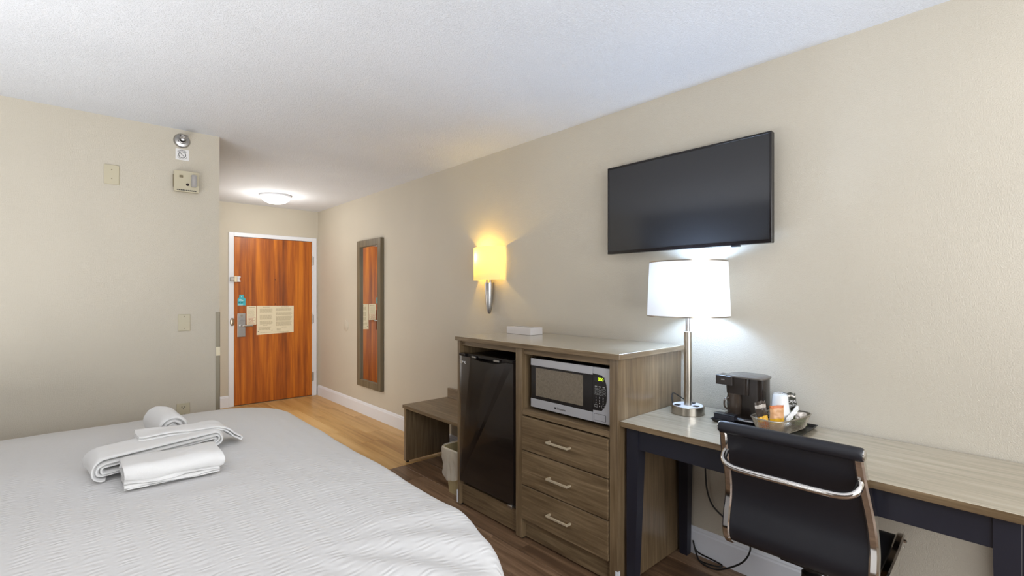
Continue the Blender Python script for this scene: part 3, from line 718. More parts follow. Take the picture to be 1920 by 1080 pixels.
# ------------------------------------------------------------------ desk
DZ = 0.776
dk = thing('desk', 'long desk with a pale wood-grain top and black legs along the wall', 'desk', (2.1, 0.64, 0))
board('desk_top', dk, 1.834, 2.392, 0.022, 1.286, DZ-0.026, DZ)
bm = B(1.868, 1.890, 0.080, 1.222, 0.655, DZ-0.026, bev=0.001); link('apron', bm, 'dark_paint', root=dk)
link('apron', B(2.350, 2.370, 0.080, 1.222, 0.68, DZ-0.026, bev=0.001), 'dark_paint', root=dk)
link('apron', B(1.895, 2.345, 0.042, 0.062, 0.655, DZ-0.026, bev=0.001), 'dark_paint', root=dk)
def leg(xa, xb, ya, yb, tx_, ty_):
    bm = bmesh.new(); z1_ = DZ-0.026
    # tapers on the inner sides towards the floor
    a = [(xa, ya), (xb, ya), (xb, yb), (xa, yb)]
    bx = [(xa+max(tx_, 0), ya+max(ty_, 0)), (xb+min(tx_, 0), ya+max(ty_, 0)), (xb+min(tx_, 0), yb+min(ty_, 0)), (xa+max(tx_, 0), yb+min(ty_, 0))]
    loft(bm, [[(x, y, 0.0) for x, y in bx], [(x, y, 0.62) for x, y in a], [(x, y, z1_) for x, y in a]], cap0=True, cap1=True)
    link('leg', bm, 'dark_paint', root=dk)
leg(1.862, 1.920, 1.210, 1.270, -0.018, 0.018); leg(1.862, 1.920, 0.033, 0.087, -0.018, -0.018)
leg(2.325, 2.378, 1.214, 1.270, 0.014, 0.014); leg(2.325, 2.378, 0.033, 0.087, 0.014, -0.014)

# ------------------------------------------------------------------ desk lamp
LX, LY = 2.199, 1.150
dl = thing('desk_lamp', 'table lamp with a glowing white drum shade and brushed steel stem', 'lamp', (LX, LY, DZ))
bm = bmesh.new(); lathe(bm, [(0.072, 0.0), (0.0755, 0.001), (0.0755, 0.037), (0.0735, 0.039), (0.0001, 0.039)], (LX, LY, DZ+0.0005), 48, caps=False); base = link('lamp_base', bm, 'nickel', root=dl, smooth=True)
bm = bmesh.new(); lathe(bm, [(0.069, 0), (0.069, 0.0012), (0.0001, 0.0012)], (LX, LY, DZ+0.0395), 48, caps=False); link('top_plate', bm, 'white_trim', root=dl, parent=base)
for (ox, oy) in ((-0.044, 0.030), (0.045, 0.0), (-0.008, -0.045)):
    bm = bmesh.new(); box(bm, LX+ox-0.011, LX+ox+0.011, LY+oy-0.012, LY+oy+0.012, DZ+0.040, DZ+0.044, bev=0.001); link('socket_cover', bm, 'black_plastic', root=dl, parent=base)
bm = bmesh.new(); lathe(bm, [(0.0185, 0.04), (0.0185, 0.394), (0.016, 0.397), (0.0105, 0.397)], (LX, LY, DZ), 28, caps=False); link('lamp_stem', bm, 'nickel', root=dl, smooth=True)
bm = bmesh.new(); lathe(bm, [(0.0105, 0.39), (0.0105, 0.56), (0.017, 0.562), (0.017, 0.60), (0.012, 0.605)], (LX, LY, DZ), 24); link('neck', bm, 'steel', root=dl, smooth=True)
bm = bmesh.new(); lathe(bm, [(0.191, 1.248-DZ), (0.180, 1.508-DZ)], (LX, LY, DZ), 72, caps=False)
sh = link('lamp_shade', bm, 'shade_white', root=dl, smooth=True)
for r_, z_ in ((0.1915, 1.248), (0.1805, 1.508)):
    bm = bmesh.new(); lathe(bm, [(r_-0.002, -0.003), (r_, -0.003), (r_, 0.003), (r_-0.002, 0.003), (r_-0.002, -0.003)], (LX, LY, z_), 72, caps=False); link('rim', bm, 'nickel', root=dl, parent=sh, smooth=True)
bm = bmesh.new()
for k in range(3):
    a = 2*PI*k/3+0.4; tube(bm, [(LX, LY, 1.36), (LX+0.18*math.cos(a), LY+0.18*math.sin(a), 1.505)], 0.0015, 6)
link('shade_spider', bm, 'nickel', root=dl, parent=sh)
bm = bmesh.new(); tube(bm, smoothpts([(LX-0.01, LY+0.072, DZ+0.012), (LX+0.02, LY+0.095, DZ+0.06), (LX+0.06, LY+0.11, DZ+0.072), (LX+0.12, LY+0.105, DZ+0.045), (2.386, LY+0.10, DZ+0.004), (2.392, LY+0.10, DZ-0.05)], 8), 0.003, 8)
link('power_cord', bm, 'cord', root=dl, smooth=True)

# ------------------------------------------------------------------ service tray and what stands on it
ty = thing('service_tray', 'flat black tray with raised rim at the back of the desk', 'tray', (2.24, 0.83, DZ))
bm = bmesh.new(); tr = (2.13, 2.365, 0.640, 1.010)
loft(bm, [rr3(tr[0]+0.012, tr[1]-0.012, tr[2]+0.012, tr[3]-0.012, 0.006, DZ+0.0005, 3), rr3(tr[0], tr[1], tr[2], tr[3], 0.008, DZ+0.014, 3), rr3(tr[0]+0.004, tr[1]-0.004, tr[2]+0.004, tr[3]-0.004, 0.006, DZ+0.014, 3), rr3(tr[0]+0.016, tr[1]-0.016, tr[2]+0.016, tr[3]-0.016, 0.005, DZ+0.004, 3)], cap0=True, cap1=True)
link('tray_body', bm, 'black_plastic', root=ty)
TZ = DZ+0.0045
# coffee maker
CX, CY = 2.262, 0.905
cm = thing('coffee_maker', 'small dark brown single-cup coffee maker with a lidded arm on the tray', 'coffee maker', (CX, CY, TZ))
def ov(cx, cy, rx, ry, z, n=28, p=2.6, rot=0.0):
    out = []
    for k in range(n):
        t = 2*PI*k/n; c, s = math.cos(t), math.sin(t)
        x = rx*math.copysign(abs(c)**(2/p), c); y = ry*math.copysign(abs(s)**(2/p), s)
        out.append((cx+x*math.cos(rot)-y*math.sin(rot), cy+x*math.sin(rot)+y*math.cos(rot), z))
    return out
bm = loft(bmesh.new(), [ov(CX, CY, 0.070, 0.092, TZ), ov(CX, CY, 0.076, 0.098, TZ+0.004), ov(CX, CY, 0.076, 0.098, TZ+0.014), ov(CX, CY, 0.070, 0.092, TZ+0.020)], cap0=True, cap1=True)
link('base', bm, 'coffee_dark', root=cm, smooth=True)
bm = bmesh.new(); tube(bm, [ (p[0], p[1], p[2]) for p in ov(CX, CY, 0.079, 0.101, TZ+0.012)]+[ov(CX, CY, 0.079, 0.101, TZ+0.012)[0]], 0.003, 6, cap=False); link('base_ring', bm, 'steel', root=cm, smooth=True)
bm = loft(bmesh.new(), [ov(CX+0.022, CY-0.030, 0.050, 0.060, TZ+0.02, p=3.6), ov(CX+0.022, CY-0.030, 0.050, 0.060, TZ+0.195, p=3.6)], cap0=True, cap1=True)
link('water_tank', bm, 'coffee_dark', root=cm, smooth=True)
bm = loft(bmesh.new(), [ov(CX+0.004, CY+0.022, 0.048, 0.050, TZ+0.118, p=6), ov(CX+0.004, CY+0.022, 0.052, 0.054, TZ+0.196, p=6)], cap0=True, cap1=True)
link('brew_head', bm, 'coffee_dark', root=cm, smooth=True)
bm = B(CX-0.056, CX+0.020, CY+0.036, CY+0.112, TZ+0.156, TZ+0.199, bev=0.002); ar = link('lid_arm', bm, 'coffee_dark', root=cm)
link('brand_plate', B(CX-0.0575, CX-0.056, CY+0.070, CY+0.086, TZ+0.178, TZ+0.182), 'steel', root=cm, parent=ar)
bm = loft(bmesh.new(), [ov(CX+0.010, CY-0.008, 0.066, 0.088, TZ+0.1955, p=4.5), ov(CX+0.010, CY-0.008, 0.066, 0.088, TZ+0.2015, p=4.5), ov(CX+0.014, CY-0.016, 0.052, 0.070, TZ+0.2065, p=4)], cap0=True, cap1=True)
link('lid', bm, 'coffee_top', root=cm, smooth=True)
bm = bmesh.new(); lathe(bm, [(0.030, 0.0), (0.034, 0.01), (0.036, 0.07), (0.033, 0.095), (0.034, 0.10), (0.031, 0.10), (0.030, 0.09), (0.033, 0.07), (0.031, 0.012), (0.0001, 0.008)], (CX-0.014, CY+0.040, TZ+0.0205), 28, caps=False)
tube(bm, smoothpts([(CX-0.048, CY+0.055, TZ+0.10), (CX-0.064, CY+0.066, TZ+0.09), (CX-0.064, CY+0.066, TZ+0.06), (CX-0.048, CY+0.055, TZ+0.045)], 5), 0.004, 8)
link('carafe', bm, 'smoke_glass', root=cm, smooth=True)
# power pack / small dark box in front left on the tray
bb = thing('tea_box', 'small black flat box lying on the tray in front of the coffee maker', 'box', (2.155, 0.955, TZ))
link('box_body', B(2.140, 2.180, 0.905, 0.995, TZ+0.0105, TZ+0.033, bev=0.003, seg=2), 'dark_paint', root=bb)
link('box_lid', B(2.139, 2.181, 0.904, 0.996, TZ+0.0335, TZ+0.037, bev=0.0012), 'black_plastic', root=bb)

# wire basket (open mesh of crossing wires)
BX, BY, BR = 2.225, 0.742, math.radians(-9)
bk = thing('wire_basket', 'oval steel mesh basket of coffee supplies on the tray', 'basket', (BX, BY, TZ))
def bpt(u, v, z):
    return (BX+u*math.cos(BR)-v*math.sin(BR), BY+u*math.sin(BR)+v*math.cos(BR), z)
bz0, bz1 = TZ+0.002, TZ+0.058
def bring(t, n=72):
    L_, W_ = 0.122+0.022*t, 0.056+0.018*t; out = []
    for p in ov(0, 0, L_, W_, 0, n, 4.0): out.append(bpt(p[0], p[1], bz0+(bz1-bz0)*t))
    return out
bm = bmesh.new(); r_ = bring(1.0, 96); tube(bm, r_+[r_[0]], 0.0030, 8, cap=False); link('basket_rim', bm, 'mesh_wire', root=bk, smooth=True)
bm = bmesh.new(); N = 84; NZ = 8
R_ = [bring(k/NZ, N) for k in range(NZ+1)]
for s_ in (1, -1):
    for k in range(N):
        pts = [R_[j][(k+s_*j) % N] for j in range(NZ+1)]; tube(bm, pts, 0.0010, 4, cap=False)
r_ = bring(0.0, N); tube(bm, r_+[r_[0]], 0.0018, 6, cap=False)
for i in range(-10, 11):
    u = i*0.011; tube(bm, [bpt(u, -0.05, bz0), bpt(u, 0.05, bz0)], 0.0008, 4, cap=False)
for i in range(-4, 5):
    v = i*0.011; tube(bm, [bpt(-0.115, v, bz0), bpt(0.115, v, bz0)], 0.0008, 4, cap=False)
link('wire_mesh', bm, 'mesh_wire', root=bk, kind='stuff')

# foam cup, upside down in a clear wrapper
cu = thing('wrapped_cup', 'white foam cup upside down in clear wrap in the basket', 'cup', (*bpt(0.005, 0.004, TZ+0.005)[:2], TZ+0.005))
cc = bpt(0.0, 0.004, TZ+0.018)
bm = bmesh.new(); lathe(bm, [(0.040, 0.004), (0.0415, 0.002), (0.0415, 0.008), (0.039, 0.010), (0.0275, 0.122), (0.025, 0.1255), (0.021, 0.1245), (0.0001, 0.1235)], cc, 36, caps=False); link('cup_body', bm, 'cup', root=cu, smooth=True)
rings = []
for zz, rr in ((0.004, 0.045), (0.05, 0.040), (0.09, 0.034), (0.122, 0.031), (0.132, 0.026), (0.130, 0.012)):
    q = []
    for k in range(26):
        a = 2*PI*k/26; f = rr+0.003*noise.noise(Vector((math.cos(a)*3, math.sin(a)*3, zz*30)))
        q.append((cc[0]+f*math.cos(a), cc[1]+f*math.sin(a), cc[2]+zz+0.006*noise.noise(Vector((math.cos(a)*2, math.sin(a)*2, 9)))*(zz > 0.12)))
    rings.append(q)
link('clear_wrapper', loft(bmesh.new(), rings), 'wrap', root=cu, smooth=True)

# sachets: crimped packets standing in the basket.
def sachet(name, label, cat, base, right, up, w, h, bands, seedv, text=None, puff=0.007, group=None):
    """bands: list of (t0, t1, material) up the height"""
    base, right, up = Vector(base), Vector(right).normalized(), Vector(up).normalized(); nrm = right.cross(up).normalized()
    t_ = thing(name, label, cat, tuple(base), group); nu = 12
    def surf(a, b, side):
        e = (1-abs(2*a-1)**3)*(math.sin(PI*min(max(b, 0), 1))**0.6 if 0 < b < 1 else 0)
        wr = 0.0060*noise.noise(Vector((a*4, b*5, seedv)))+0.003*noise.noise(Vector((a*9, b*11, seedv)))
        return base+right*(a-0.5)*w*(1-0.03*math.sin(PI*b))+up*h*(b+0.05*b*noise.noise(Vector((a*4, b*2, seedv+5))))+nrm*(side*(puff*e+0.0006)+wr)
    first = None
    for i, (b0, b1, mm) in enumerate(bands):
        nv = max(2, int((b1-b0)*24)); bm = bmesh.new()
        for side in (1, -1):
            G = [[bm.verts.new(surf(a/nu, b0+(b1-b0)*j/nv, side)) for a in range(nu+1)] for j in range(nv+1)]
            for j in range(nv):
                for a in range(nu): bm.faces.new((G[j][a], G[j][a+1], G[j+1][a+1], G[j+1][a]))
        bmesh.ops.remove_doubles(bm, verts=bm.verts, dist=0.0002)
        o = link(('packet', 'printed_band', 'printed_band', 'printed_band')[min(i, 3)], bm, mm, root=t_, smooth=True)
    if text:
        for (s_, sz, b_) in text:
            o0 = base+up*h*b_+nrm*(puff+0.0045)
            tb_ = text_bm(s_, sz, lambda u, v, w_: tuple(o0+right*u+up*v+nrm*w_)); link('lettering', tb_, 'white_paper', root=t_)
    return t_
# viewing direction is roughly (-.94,-.34); "right" in the picture is (0.74,-0.67)
rt = Vector((0.74, -0.67, 0))
sachet('coffee_sachet', 'brown and yellow coffee sachet leaning at the left end of the basket', 'sachet', bpt(-0.100, 0.016, TZ+0.004), rt+Vector((0, 0, 0.28)), Vector((-0.17, 0.10, 1)), 0.046, 0.124,
       [(0, 0.34, 'sachet_orange'), (0.34, 0.50, 'sachet_yellow'), (0.50, 0.78, 'sachet_brown'), (0.78, 0.90, 'sachet_silver'), (0.90, 1.0, 'sachet_brown')], 1.0)
sachet('tea_sachet', 'tan and orange crinkled sachet standing in front of the wrapped cup', 'sachet', bpt(-0.068, -0.018, TZ+0.004), rt+Vector((0, 0, 0.05)), Vector((-0.03, 0.0, 1)), 0.060, 0.108,
       [(0, 0.30, 'sachet_tan'), (0.30, 0.52, 'sachet_yellow'), (0.52, 0.9, 'sachet_tan'), (0.9, 1.0, 'sachet_orange')], 4.0, puff=0.010)
sachet('coffee_sachet', 'dark olive coffee sachet with pale lettering behind the wrapped cup', 'sachet', bpt(0.104, -0.002, TZ+0.004), rt, Vector((-0.14, 0.12, 1)), 0.056, 0.140,
       [(0, 0.45, 'sachet_green'), (0.45, 0.88, 'sachet_dgreen'), (0.88, 0.93, 'sachet_silver'), (0.93, 1.0, 'sachet_dgreen')], 7.0, text=[('CAFE', 0.017, 0.74), ('VALET', 0.012, 0.61)])
sachet('napkin_packet', 'clear wrapped white napkin packet lying across the front of the basket', 'packet', bpt(-0.045, -0.046, TZ+0.050), Vector((0.05, 0.25, 1.0)), Vector((0.97, 0.02, 0.22)), 0.022, 0.150,
       [(0, 1.0, 'cup')], 11.0, puff=0.006)
sachet('sugar_packet', 'pale green crumpled sachet at the right end of the basket', 'packet', bpt(0.092, -0.036, TZ+0.006), rt, Vector((-0.12, 0.0, 1)), 0.052, 0.060,
       [(0, 0.6, 'sachet_green'), (0.6, 1.0, 'sachet_silver')], 13.0, puff=0.010)

# ------------------------------------------------------------------ office chair
CYc = 0.565
ch = thing('office_chair', 'black leather office chair with chrome frame pushed in at the desk', 'chair', (1.98, CYc, 0))
prof = [(1.728, 0.868), (1.738, 0.845), (1.752, 0.80), (1.775, 0.745), (1.800, 0.690), (1.816, 0.635), (1.820, 0.58), (1.812, 0.53), (1.806, 0.485), (1.815, 0.450), (1.842, 0.428), (1.885, 0.424), (1.95, 0.432), (2.03, 0.440), (2.11, 0.448), (2.17, 0.460), (2.215, 0.468), (2.238, 0.462), (2.246, 0.448)]
pp = smoothpts([(x, 0, z) for x, z in prof], 4)
def hw(i):   # half width grows a little towards the seat
    z = pp[i].z; return 0.198+0.022*min(1, max(0, (0.85-z)/0.3))
n = len(pp)
def sheet(bm, off, nu=10, thick=0.010):
    rows_ = []
    for side in (1, -1):
        rr_ = []
        for i in range(n):
            d = (pp[min(i+1, n-1)]-pp[max(i-1, 0)]).normalized(); nn = Vector((-d.z, 0, d.x))
            rr_.append([bm.verts.new((pp[i].x+nn.x*side*thick/2, CYc+hw(i)*(2*k/nu-1), pp[i].z+nn.z*side*thick/2)) for k in range(nu+1)])
        rows_.append(rr_)
    for rr_ in rows_:
        for i in range(n-1):
            for k in range(nu): bm.faces.new((rr_[i][k], rr_[i][k+1], rr_[i+1][k+1], rr_[i+1][k]))
    a, b = rows_
    for i in range(n-1):
        for k in (0, nu): bm.faces.new((a[i][k], a[i+1][k], b[i+1][k], b[i][k]))
    for i in (0, n-1):
        for k in range(nu): bm.faces.new((a[i][k], a[i][k+1], b[i][k+1], b[i][k]))
bm = bmesh.new(); sheet(bm, 0); link('seat_sling', bm, 'leather', root=ch, smooth=True)
bm = bmesh.new(); xr_, zr_ = 1.726, 0.877
tube(bm, [(xr_, CYc-0.214, zr_), (xr_, CYc-0.210, zr_)] + [(xr_, CYc-0.20+0.4*k/10, zr_) for k in range(11)] + [(xr_, CYc+0.214, zr_)], [0.018, 0.021]+[0.0215]*11+[0.019], 20)
rl = link('top_roll', bm, 'leather', root=ch, smooth=True)
for s in (-1, 1):
    bm = bmesh.new(); lathe(bm, [(0.017, 0), (0.017, 0.004), (0.012, 0.007), (0.0001, 0.0075)] if s > 0 else [(0.017, 0), (0.017, -0.004), (0.012, -0.007), (0.0001, -0.0075)], (xr_, CYc+s*0.213, zr_), 20, 'Y', caps=False); link('end_cap', bm, 'chrome', root=ch, parent=rl, smooth=True)
# side rails: flat chrome bars following the sling edge
for s in (-1, 1):
    bm = bmesh.new(); rings = []
    for i in range(1, n-2):
        d = (pp[min(i+1, n-1)]-pp[max(i-1, 0)]).normalized(); nn = Vector((-d.z, 0, d.x)); yc = CYc+s*(hw(i)+0.004)
        c = pp[i]; w2, t2 = 0.0130, 0.0150
        rings.append([(c.x+nn.x*a*t2, yc+b*w2, c.z+nn.z*a*t2) for a, b in ((-1, -0.6), (-1, 0.6), (-0.7, 1), (0.7, 1), (1, 0.6), (1, -0.6), (0.7, -1), (-0.7, -1))])
    loft(bm, rings, cap0=True, cap1=True)
    sr = link('side_rail', bm, 'chrome', root=ch, smooth=True)
    bm = bmesh.new(); lathe(bm, [(0.006, 0), (0.006, s*0.006), (0.003, s*0.008)], (2.215, CYc+s*0.235, 0.462), 12, 'Y'); lathe(bm, [(0.007, 0), (0.010, -0.012), (0.006, -0.014)], (2.225, CYc+s*0.226, 0.448), 12)
    link('rail_bolt', bm, 'chrome', root=ch, parent=sr, smooth=True)
# curved cross bar behind the back
zc_ = 0.778
ctrl = [(1.765, CYc+0.197, zc_+0.016), (1.744, CYc+0.202, zc_+0.008), (1.716, CYc+0.196, zc_-0.014), (1.702, CYc+0.165, zc_-0.028), (1.698, CYc+0.10, zc_-0.031), (1.698, CYc, zc_-0.031), (1.698, CYc-0.10, zc_-0.031), (1.702, CYc-0.165, zc_-0.028), (1.716, CYc-0.196, zc_-0.014), (1.744, CYc-0.202, zc_+0.008), (1.765, CYc-0.197, zc_+0.016)]
bm = bmesh.new(); tube(bm, smoothpts(ctrl, 6), 0.0115, 14); link('cross_bar', bm, 'chrome', root=ch, smooth=True)
# under the seat
bm = bmesh.new()
for x in (1.93, 2.08): tube(bm, [(x, CYc-0.222, 0.425), (x, CYc+0.222, 0.425)], 0.009, 10)
link('cross_stretcher', bm, 'chrome', root=ch, smooth=True)
bm = bmesh.new(); box(bm, 1.90, 2.11, CYc-0.075, CYc+0.075, 0.385, 0.418, bev=0.006, seg=2); tube(bm, smoothpts([(2.0, CYc-0.07, 0.395), (2.0, CYc-0.16, 0.392), (2.0, CYc-0.20, 0.386)], 4), 0.005, 8); link('tilt_mechanism', bm, 'black_plastic', root=ch)
bm = bmesh.new(); lathe(bm, [(0.034, 0.11), (0.032, 0.33), (0.022, 0.34), (0.020, 0.39)], (2.0, CYc, 0), 24); link('gas_column', bm, 'black_plastic', root=ch, smooth=True)
bm = bmesh.new(); lathe(bm, [(0.040, 0.075), (0.040, 0.115), (0.026, 0.125)], (2.0, CYc, 0), 24); link('base_hub', bm, 'chrome', root=ch, smooth=True)
for k in range(5):
    a = 2*PI*k/5+0.55; c, s = math.cos(a), math.sin(a)
    bm = bmesh.new(); tube(bm, [(2.0+0.03*c, CYc+0.03*s, 0.098), (2.0+0.15*c, CYc+0.15*s, 0.088), (2.0+0.285*c, CYc+0.285*s, 0.068)], [0.020, 0.016, 0.012], 12); lg = link('base_arm', bm, 'chrome', root=ch, smooth=True)
    bm = bmesh.new(); cx, cy = 2.0+0.285*c, CYc+0.285*s
    lathe(bm, [(0.007, 0.03), (0.007, 0.075)], (cx, cy, 0), 10)
    for t_ in (-1, 1):
        p = Vector((cx-s*0.010*t_, cy+c*0.010*t_, 0.0255)); q = Vector((cx-s*0.023*t_, cy+c*0.023*t_, 0.0255)); tube(bm, [p, q], 0.025, 20)
    link('caster', bm, 'black_plastic', root=ch, parent=lg, smooth=True)

# cords under the desk
bm = bmesh.new(); tube(bm, smoothpts([(2.372, 1.142, 0.74), (2.365, 1.142, 0.56), (2.365, 1.142, 0.45), (2.365, 1.133, 0.36), (2.365, 1.105, 0.293), (2.365, 1.045, 0.250), (2.365, 0.98, 0.222), (2.36, 0.935, 0.188), (2.355, 0.920, 0.143), (2.34, 0.955, 0.075), (2.325, 1.05, 0.010), (2.315, 1.11, 0.005), (2.335, 1.16, 0.005), (2.355, 1.19, 0.035), (2.372, 1.212, 0.075)], 8), 0.0042, 8)
tag(link('lamp_cord', bm, 'cord', smooth=True), 'black cord looping from under the desk down to the floor', 'cord')
bm = bmesh.new(); tube(bm, smoothpts([(2.371, 1.196, 0.020), (2.345, 1.17, 0.005), (2.335, 1.13, 0.005), (2.352, 1.07, 0.005), (2.372, 1.06, 0.008), (2.377, 1.10, 0.012), (2.375, 1.18, 0.02), (2.3745, 1.205, 0.04)], 8), 0.0036, 8)
tag(link('floor_cord', bm, 'cord', smooth=True), 'short black cord loop lying on the floor by the back desk leg', 'cord')

# ------------------------------------------------------------------ bed
bd = thing('bed', 'large bed with a white textured bedspread filling the lower left', 'bed', (0.0, 2.0, 0))
BZ = 0.668
bx0, bx1, by0, by1 = -1.22, 0.925, 0.805, 3.42
def outline(n=220):
    R0, R1 = 0.55, 0.34
    pts = []
    def arc_(cx, cy, r, a0, a1, k):
        for i in range(k): 
            t = math.radians(a0+(a1-a0)*i/k); pts.append((cx+r*math.cos(t), cy+r*math.sin(t)))
    def line_(x0, y0, x1, y1, k):
        for i in range(k): pts.append((x0+(x1-x0)*i/k, y0+(y1-y0)*i/k))
    line_(bx0+0.05, by0, bx1-R0, by0, 40)
    arc_(bx1-R0, by0+R0, R0, -90, 0, 34)
    line_(bx1, by0+R0, bx1+0.01, by1-R1, 50)
    arc_(bx1-R1+0.01, by1-R1, R1, 0, 90, 24)
    line_(bx1-R1, by1, bx0+0.05, by1, 40)
    line_(bx0, by1-0.05, bx0, by0+0.05, 40)
    return pts
OP = outline(); NO = len(OP); cx, cy = -0.1, 2.0
nrm2 = []
for k in range(NO):
    a, b = Vector(OP[k-1]), Vector(OP[(k+1) % NO]); d = (b-a).normalized(); nrm2.append(Vector((d.y, -d.x)))
bm = bmesh.new(); rings = []
def puff(x, y): return 0.007*noise.noise(Vector((x*3.0, y*3.0, 0)))+0.003*noise.noise(Vector((x*8, y*8, 2)))
NS = 26
for j in range(1, NS+1):
    s = (j/NS)**0.8
    ring = []
    for k in range(NO):
        x = cx+(OP[k][0]-cx)*s; y = cy+(OP[k][1]-cy)*s
        dd = min(Vector((OP[k][0]-x, OP[k][1]-y)).length, 0.35)
        ring.append((x, y, BZ+puff(x, y)-0.030*(1-dd/0.35)**2.2))
    rings.append(ring)
drop = [(0.012, 0.003), (0.028, 0.011), (0.042, 0.026), (0.052, 0.046), (0.058, 0.075), (0.064, 0.12), (0.072, 0.18), (0.082, 0.26), (0.090, 0.34), (0.096, 0.42), (0.098, 0.47)]
arcpos = 0
for e, dz in drop:
    ring = []
    for k in range(NO):
        f = 0.030*math.sin(k*0.52+1.3*math.sin(k*0.13))*min(1, dz/0.2)
        c = 1.0 if OP[k][0] > bx0+0.06 else 0.15
        nn = nrm2[k]; x = OP[k][0]+nn.x*(e+f)*c; y = OP[k][1]+nn.y*(e+f)*c
        ring.append((x, y, BZ-0.030+puff(*OP[k])-dz))
    rings.append(ring)
loft(bm, rings, cap0=True)
# folds radiating from the near foot corner of the spread
cc_ = Vector((0.38, 1.355))
for v in bm.verts:
    p = Vector((v.co.x, v.co.y))-cc_; r = p.length
    if v.co.z > 0.5 and p.x > -0.3 and p.y < 0.3 and r > 0.05:
        a = math.atan2(p.y, p.x); w = min(1, max(0, (r-0.08)/0.35))*max(0, min(1, 1-abs(a+0.9)/1.2))
        v.co.z += 0.010*w*math.sin(a*15+r*5)
bs = link('bedspread', bm, 'bedspread', root=bd, smooth=True)
link('mattress', B(bx0+0.03, bx1-0.09, by0+0.12, by1-0.10, 0.36, 0.60, bev=0.05, seg=3), 'mattress', root=bd)
link('bed_base', B(bx0+0.05, bx1-0.12, by0+0.16, by1-0.14, 0.0, 0.36), 'headwood', root=bd)
link('headboard', B(XL+0.002, XL+0.06, by0+0.05, by1-0.05, 0.0, 1.15, bev=0.006), 'headwood', root=bd)

# ------------------------------------------------------------------ towels
def ribbon(bm, path, thick, h0, h1, nh, fn, jit=0.004, seed=0.0, taper=0.35):
    """path: 2D centre line of one towel layer; swept from h0 to h1; fn(u, v, h) -> xyz"""
    P = [Vector(p) for p in path]; n = len(P); loop = []
    nrm = []
    for i in range(n):
        d = (P[min(i+1, n-1)]-P[max(i-1, 0)]).normalized(); nrm.append(Vector((-d.y, d.x)))
    rings = []
    hs = [0.0, 0.012, 0.04]+[k/nh for k in range(1, nh)]+[0.96, 0.988, 1.0]
    hs = sorted(hs)
    for q in hs:
        e = min(1, max(taper, math.sqrt(min(q, 1-q)/0.05) if min(q, 1-q) < 0.05 else 1))
        h = h0+(h1-h0)*q; ring = []
        for side in (1, -1):
            idx = range(n) if side == 1 else range(n-1, -1, -1)
            for i in idx:
                t = thick/2*e
                wob = Vector((noise.noise(Vector((i*0.12, q*3.5, seed))), noise.noise(Vector((i*0.12, q*3.5, seed+20)))))*jit
                p = P[i]+nrm[i]*side*t+wob
                hh = h+jit*1.2*noise.noise(Vector((i*0.1, seed, q*2)))
                ring.append(fn(p.x, p.y, hh))
        rings.append(ring)
    loft(bm, rings, cap0=True, cap1=True)
def spiral_flat(L, r0, pitch, turns, n=22):
    """flattened spiral centred on 0: straight runs of half length L joined by half circles"""
    out = []; r = r0; sgn = 1
    tot = int(turns*2)
    for k in range(tot):
        # half circle at end sgn
        for i in range(n//2+1):
            a = -PI/2+PI*i/(n//2)
            rr = r+pitch*0.5*(i/(n//2)); out.append((sgn*(L+rr*math.cos(a)), (rr*math.sin(a))*(1 if sgn > 0 else -1)))
        r += pitch*0.5; sgn = -sgn
    return out
def serp(u0, u1, v0, layer, count, n=8):
    out = []; v = v0
    for k in range(count):
        a, b = (u0, u1) if k % 2 == 0 else (u1, u0)
        for i in range(n+1): out.append((a+(b-a)*i/n, v))
        if k < count-1:
            s = 1 if b > a else -1
            for i in range(1, 6):
                t = -PI/2+PI*i/6; out.append((b+s*layer/2*math.cos(t), v+layer/2+layer/2*math.sin(t)))
        v += layer
    return out
TB = BZ+0.004
def crumple(o, a1=0.004, f1=14, a2=0.002, f2=38, seed=0.0, zmin=TB+0.001):
    for v in o.data.vertices:
        w = v.co+o.matrix_local.translation+(o.parent.location if o.parent else Vector())
        n1 = noise.noise_vector(w*f1+Vector((seed, 0, 0))); n2 = noise.noise_vector(w*f2+Vector((0, seed, 0)))
        d = n1*a1+n2*a2; v.co += d
        if w.z+d.z < zmin: v.co.z += zmin-(w.z+d.z)
GT = 'white towels on the bed'
# rolled towel at the back: spiral end faces the camera
t1 = thing('rolled_towel', 'rolled white towel lying behind the folded towels', 'towel', (0.31, 2.88, TB), GT)
path = []
for i in range(110):
    a = i/109*2*PI*3.0; r = 0.008+0.0176*a/(2*PI); path.append((r*math.cos(a-1), r*math.sin(a-1)))
ax = Vector((-0.10, 0.99, 0)).normalized(); si = Vector((ax.y, -ax.x, 0)); c0_ = Vector((0.330, 2.66, TB+0.072))
bm = bmesh.new(); ribbon(bm, path, 0.0166, 0.0, 0.27, 12, lambda u, v, h: tuple(c0_+si*u*(1+0.25*h)+ax*(h-0.02*math.hypot(u, v)/0.05)+Vector((0, 0, v*(1+0.4*h)))), 0.004, 3.0)
crumple(link('towel_roll', bm, 'terry', root=t1, smooth=True), seed=1)
# large bath towel: layers seen edge-on, curled left end towards the camera
t2 = thing('bath_towel', 'large white bath towel behind, folded in thick layers with a curled left end', 'towel', (0.26, 2.5, TB), GT)
bm = bmesh.new(); path = spiral_flat(0.180, 0.0045, 0.0142, 3.0)
def f2(u, v, h): return (0.262+u-0.05*(h-2.4), h+0.34*(u+0.02), TB+0.047+v*0.84*(1.0-0.5*u))
ribbon(bm, path, 0.0134, 2.345, 2.545, 10, f2, 0.006, 8.0)
crumple(link('towel_folds', bm, 'terry', root=t2, smooth=True), 0.010, 9, 0.003, 30, 2)
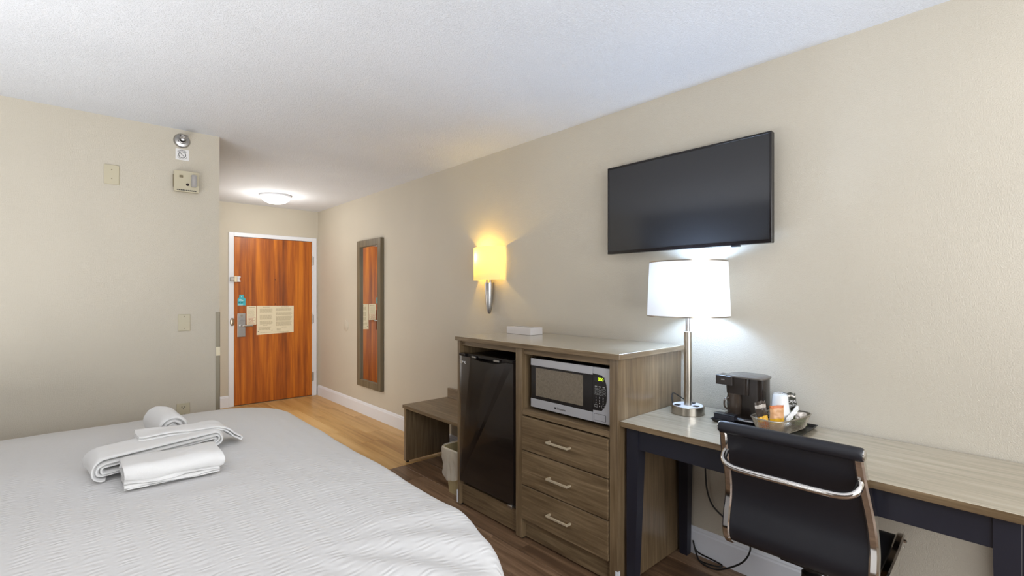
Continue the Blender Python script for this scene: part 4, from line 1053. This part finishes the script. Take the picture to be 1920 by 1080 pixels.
# folded towel in front with a smooth rounded front
t3 = thing('bath_towel', 'thick white towel in front, folded with a smooth rounded front edge', 'towel', (0.27, 2.22, TB), GT)
path = spiral_flat(0.052, 0.006, 0.0135, 2.0)
def f3(u, v, h): return (h, 2.222+u*(1+0.9*(h-0.13))-0.05*(h-0.27)+0.02*(h-0.13), TB+0.024+0.026+v*0.86)
bm = bmesh.new(); ribbon(bm, path, 0.0125, 0.122, 0.425, 12, f3, 0.005, 15.0)
crumple(link('towel_folds', bm, 'terry', root=t3, smooth=True), 0.008, 10, 0.003, 30, 3)
# thin mat folded zigzag at the bottom front
t4 = thing('bath_mat', 'thin white bath mat in many wavy layers under the front towel', 'towel', (0.27, 2.2, TB), GT)
path = serp(2.128, 2.300, 0.0025, 0.0052, 5)
def f4(u, v, h): return (h, u-0.05*(h-0.27)+0.004*math.sin(h*30+v*300), TB+v+0.0022*math.sin(h*34+v*160)*(v/0.02))
bm = bmesh.new(); ribbon(bm, path, 0.0034, 0.125, 0.410, 22, f4, 0.0022, 22.0)
crumple(link('mat_layers', bm, 'terry', root=t4, smooth=True), 0.003, 16, 0.0012, 50, 4)
# hand towel on top of the large towel, its right end drooping
t5 = thing('hand_towel', 'flat white hand towel on top of the large one, its right end drooping', 'towel', (0.35, 2.6, TB), GT)
bm = bmesh.new()
base_c = [(0.185, 0.092), (0.25, 0.090), (0.34, 0.086), (0.43, 0.082), (0.480, 0.074), (0.512, 0.054), (0.536, 0.030), (0.560, 0.012)]
cps = [Vector((p.x, p.y)) for p in smoothpts([(a, b, 0) for a, b in base_c], 5)]
back = []
for i in range(len(cps)-1, -1, -1):
    d = (cps[min(i+1, len(cps)-1)]-cps[max(i-1, 0)]).normalized(); back.append(cps[i]+Vector((-d.y, d.x))*0.0105)
ribbon(bm, [tuple(p) for p in cps]+[tuple(p) for p in back], 0.0095, 2.455, 2.585, 10, lambda u, v, h: (u-0.05*(h-2.5), h+0.05*(u-0.3), TB+v), 0.004, 31.0)
crumple(link('towel_folds', bm, 'terry', root=t5, smooth=True), 0.005, 12, 0.002, 34, 5)
